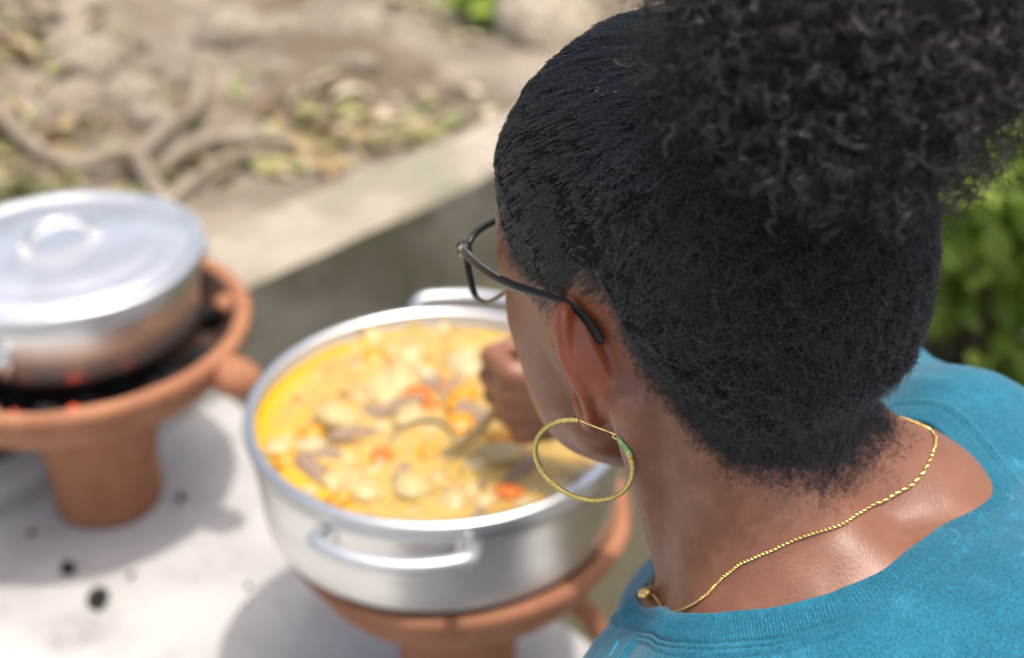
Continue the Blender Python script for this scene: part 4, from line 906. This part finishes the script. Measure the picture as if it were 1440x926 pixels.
for sx in (-1, 1):
    for sy in (-1, 1):
        V, F = boxmesh((-.016, -.016, -.09), (.016, .016, topz - .016), .003); V = rotz(V + [sx * .125, sy * .085, 0], .7, 0) + [sp[0], sp[1], 0]; part('leg', V, F, M['wood'], t)

# ------------------------------------------------------------------ glasses, hoop earring, necklace
gl = empty('eyeglasses', tuple(toWh((92, 0, 24))), 'black and clear plastic eyeglasses worn by the woman', 'eyeglasses')
def rrect(cx, cz, hw, hh_, r, n=44):
    a = np.linspace(0, 2 * np.pi, n, endpoint=False); c, s_ = np.cos(a), np.sin(a); e = 2 / 3.4
    return np.stack([cx + hw * np.sign(c) * np.abs(c) ** e, cz + hh_ * np.sign(s_) * np.abs(s_) ** e], 1)
def frx(y): return 108 - .0022 * y * y        # the wrap of the front
for s_ in (1, -1):
    q = rrect(38 * s_, 15, 29, 22, 8); P = np.stack([frx(q[:, 0]) - (q[:, 1] - 14) * -.12, q[:, 0], q[:, 1]], 1)
    V, F = tube(toWh(P), .0013, 10, closed=True); part('rim', V, F, M['frameclear'], gl)
    o_ = np.argsort(((np.arctan2(q[:, 1] - 15, q[:, 0] - 38 * s_) - (.75 if s_ > 0 else 2.39)) + 3.1416) % 6.2832); Pb = P[o_][8:-8] + [.5, 0, .3]
    V, F = tube(toWh(Pb), np.interp(np.linspace(0, 1, len(Pb)), [0, .2, .8, 1], [.0010, .0020, .0020, .0010]), 10); part('brow_rim', V, F, M['frame'], gl)
    qi = np.concatenate([[[38 * s_, 15]], rrect(38 * s_, 15, 28, 21, 8)]); V = np.stack([frx(qi[:, 0]) + (qi[:, 1] - 14) * .12, qi[:, 0], qi[:, 1]], 1); n_ = len(V) - 1
    V = np.concatenate([V, V - [1.6, 0, 0]]); F = [[0, 1 + j, 1 + (j + 1) % n_] for j in range(n_)] + [[n_ + 1, n_ + 2 + (j + 1) % n_, n_ + 2 + j] for j in range(n_)]
    part('lens', toWh(V), F, M['lens'], gl)
    T_ = smooth_path([(99, 70 * s_, 33), (88, 74.5 * s_, 33.5), (66, 82 * s_, 34), (45, 87 * s_, 34.5), (28, 88.5 * s_, 35), (8, 87 * s_, 35), (-8, 85 * s_, 34), (-18, 83 * s_, 29), (-27, 82.5 * s_, 21), (-30, 82 * s_, 17)], 60)
    hgt = np.interp(np.linspace(0, 1, 60), [0, .12, .3, .55, .75, .95, 1], [3.6, 3.8, 3.3, 2.3, 2.6, 3.0, 1.6]) / 1000.
    Tg, Nn, Bb = frames(T_); V, F = tube(toWh(T_), hgt, 12, flat=.42); tp = part('temple', V, F, M['frame'], gl)
    V, F = tube(toWh(T_[:30] + [0, .3 * s_, -2.4]), .0008, 6); part('clear_edge', V, F, M['frameclear'], tp)
    V, F = tube(toWh(T_[:22] + [0, .3 * s_, 2.8]), .0007, 6); part('clear_edge', V, F, M['frameclear'], tp)
    V, F = boxmesh((-3.5, -3, -4.2), (4.5, 3, 4.2), 1.0); part('hinge', toWh(V + [98, 68.5 * s_, 32]), F, M['frame'], tp)
    for dz in (-2, 2):
        V, F = ico(2, 1.6); part('rivet', toWh(V + [97, 72.2 * s_, 32 + dz]), F, M['steel'], tp)
P = smooth_path([(frx(9), 9, 20), (frx(0) + 1, 0, 23), (frx(9), -9, 20)], 12); V, F = tube(toWh(P), .0024, 8); part('bridge', V, F, M['frame'], gl)

LOBE = toWh(np.array([-18.5, 82, -39.])); er = empty('hoop_earring', tuple(LOBE), 'textured gold hoop earring with a green tarnished clasp hanging from the ear', 'earring')
HC = np.array([.0372, .5690, .6640]); HRAD = .0250
def hoop(a, r=HRAD): return HC + np.array([math.cos(a) * r, -.38 * math.cos(a) * r, math.sin(a) * r])
A_ = np.linspace(rad(97), rad(97 + 293), 120); P = np.array([hoop(a) for a in A_])
rr_ = .00142 + .00016 * np.cos(np.arange(120) * 1.9); V, F = tube(P, rr_, 12, twist=.5); part('hoop', V, F, M['hoopgold'], er)
A_ = np.linspace(rad(22), rad(50), 16); P = np.array([hoop(a) for a in A_]); V, F = tube(P, np.linspace(.0019, .0008, 16), 10, flat=.7); part('clasp', V, F, M['verdigris'], er)
P = smooth_path([hoop(rad(97)), hoop(rad(85), .0238), hoop(rad(74), .0236), hoop(rad(60), .0250), hoop(rad(52), .0262)], 20); V, F = tube(P, .00042, 8); part('post', V, F, M['gold'], er)
P = smooth_path([hoop(rad(55), .0266), hoop(rad(54), .0245), hoop(rad(51), .0240), hoop(rad(47), .0247)], 14); V, F = tube(P, .0005, 8); part('catch', V, F, M['gold'], er)

CH = [(-30, -75, -112), (-55, -88, -88), (-80, -97, -82), (-100, -97, -86), (-111, -88, -94), (-115, -74, -97), (-115.6, -57.1, -98.1), (-121, -14.1, -89), (-119.8, 11.4, -85.7), (-110.5, 29.2, -86.5), (-99.7, 44, -92.1), (-90, 54.1, -100.3), (-82.8, 61.7, -111.1), (-76.9, 67.2, -122.1), (-68, 69, -134), (-54, 64, -146), (-38, 50, -160)]
CF = [(-38, 50, -160), (-32, 42, -166), (-36, 40, -148), (-44, 36, -132)]
def on_skin(P, off):
    P = np.asarray(P, float)
    for _ in range(4):
        d = evalP(P, BODY) - off; g = np.stack([evalP(P + np.eye(3)[i] * .8, BODY) - evalP(P - np.eye(3)[i] * .8, BODY) for i in range(3)], 1) / 1.6
        P = P - (d / np.maximum((g * g).sum(1), .3))[:, None] * g
    return P
nk = empty('necklace', tuple(toW(CH[6])), 'thin gold chain necklace with a small pendant round the neck', 'necklace')
P = smooth_path(CH, 500); P = on_skin(P + .5 * vnoise(P, .12)[:, None], 1.0)
V, F = tube(toW(P), .00078 * (1 + .10 * np.cos(np.arange(500) * 1.35)), 4, twist=.42); ch = part('chain', V, F, M['gold'], nk, smooth=False)
P = on_skin(smooth_path([(-26, -22, -172), (-18, 6, -176), (-20, 26, -172), (-27, 41, -166), (-38, 50, -160)], 120), 1.0)
V, F = tube(toW(P), .00078 * (1 + .10 * np.cos(np.arange(120) * 1.35)), 4, twist=.42); part('chain', V, F, M['gold'], nk, smooth=False)
pq = on_skin(np.array([[-27, 41, -168], [-23, 39, -173]]), 3.2)
for c, r in zip(pq, (3.6, 3.0)):
    V, F = ico(3, 1.0); V = V * (1 + .16 * fbm(V, 2.2, 2))[:, None] * r; part('pendant', toW(V + c), F, M['gold'], nk)
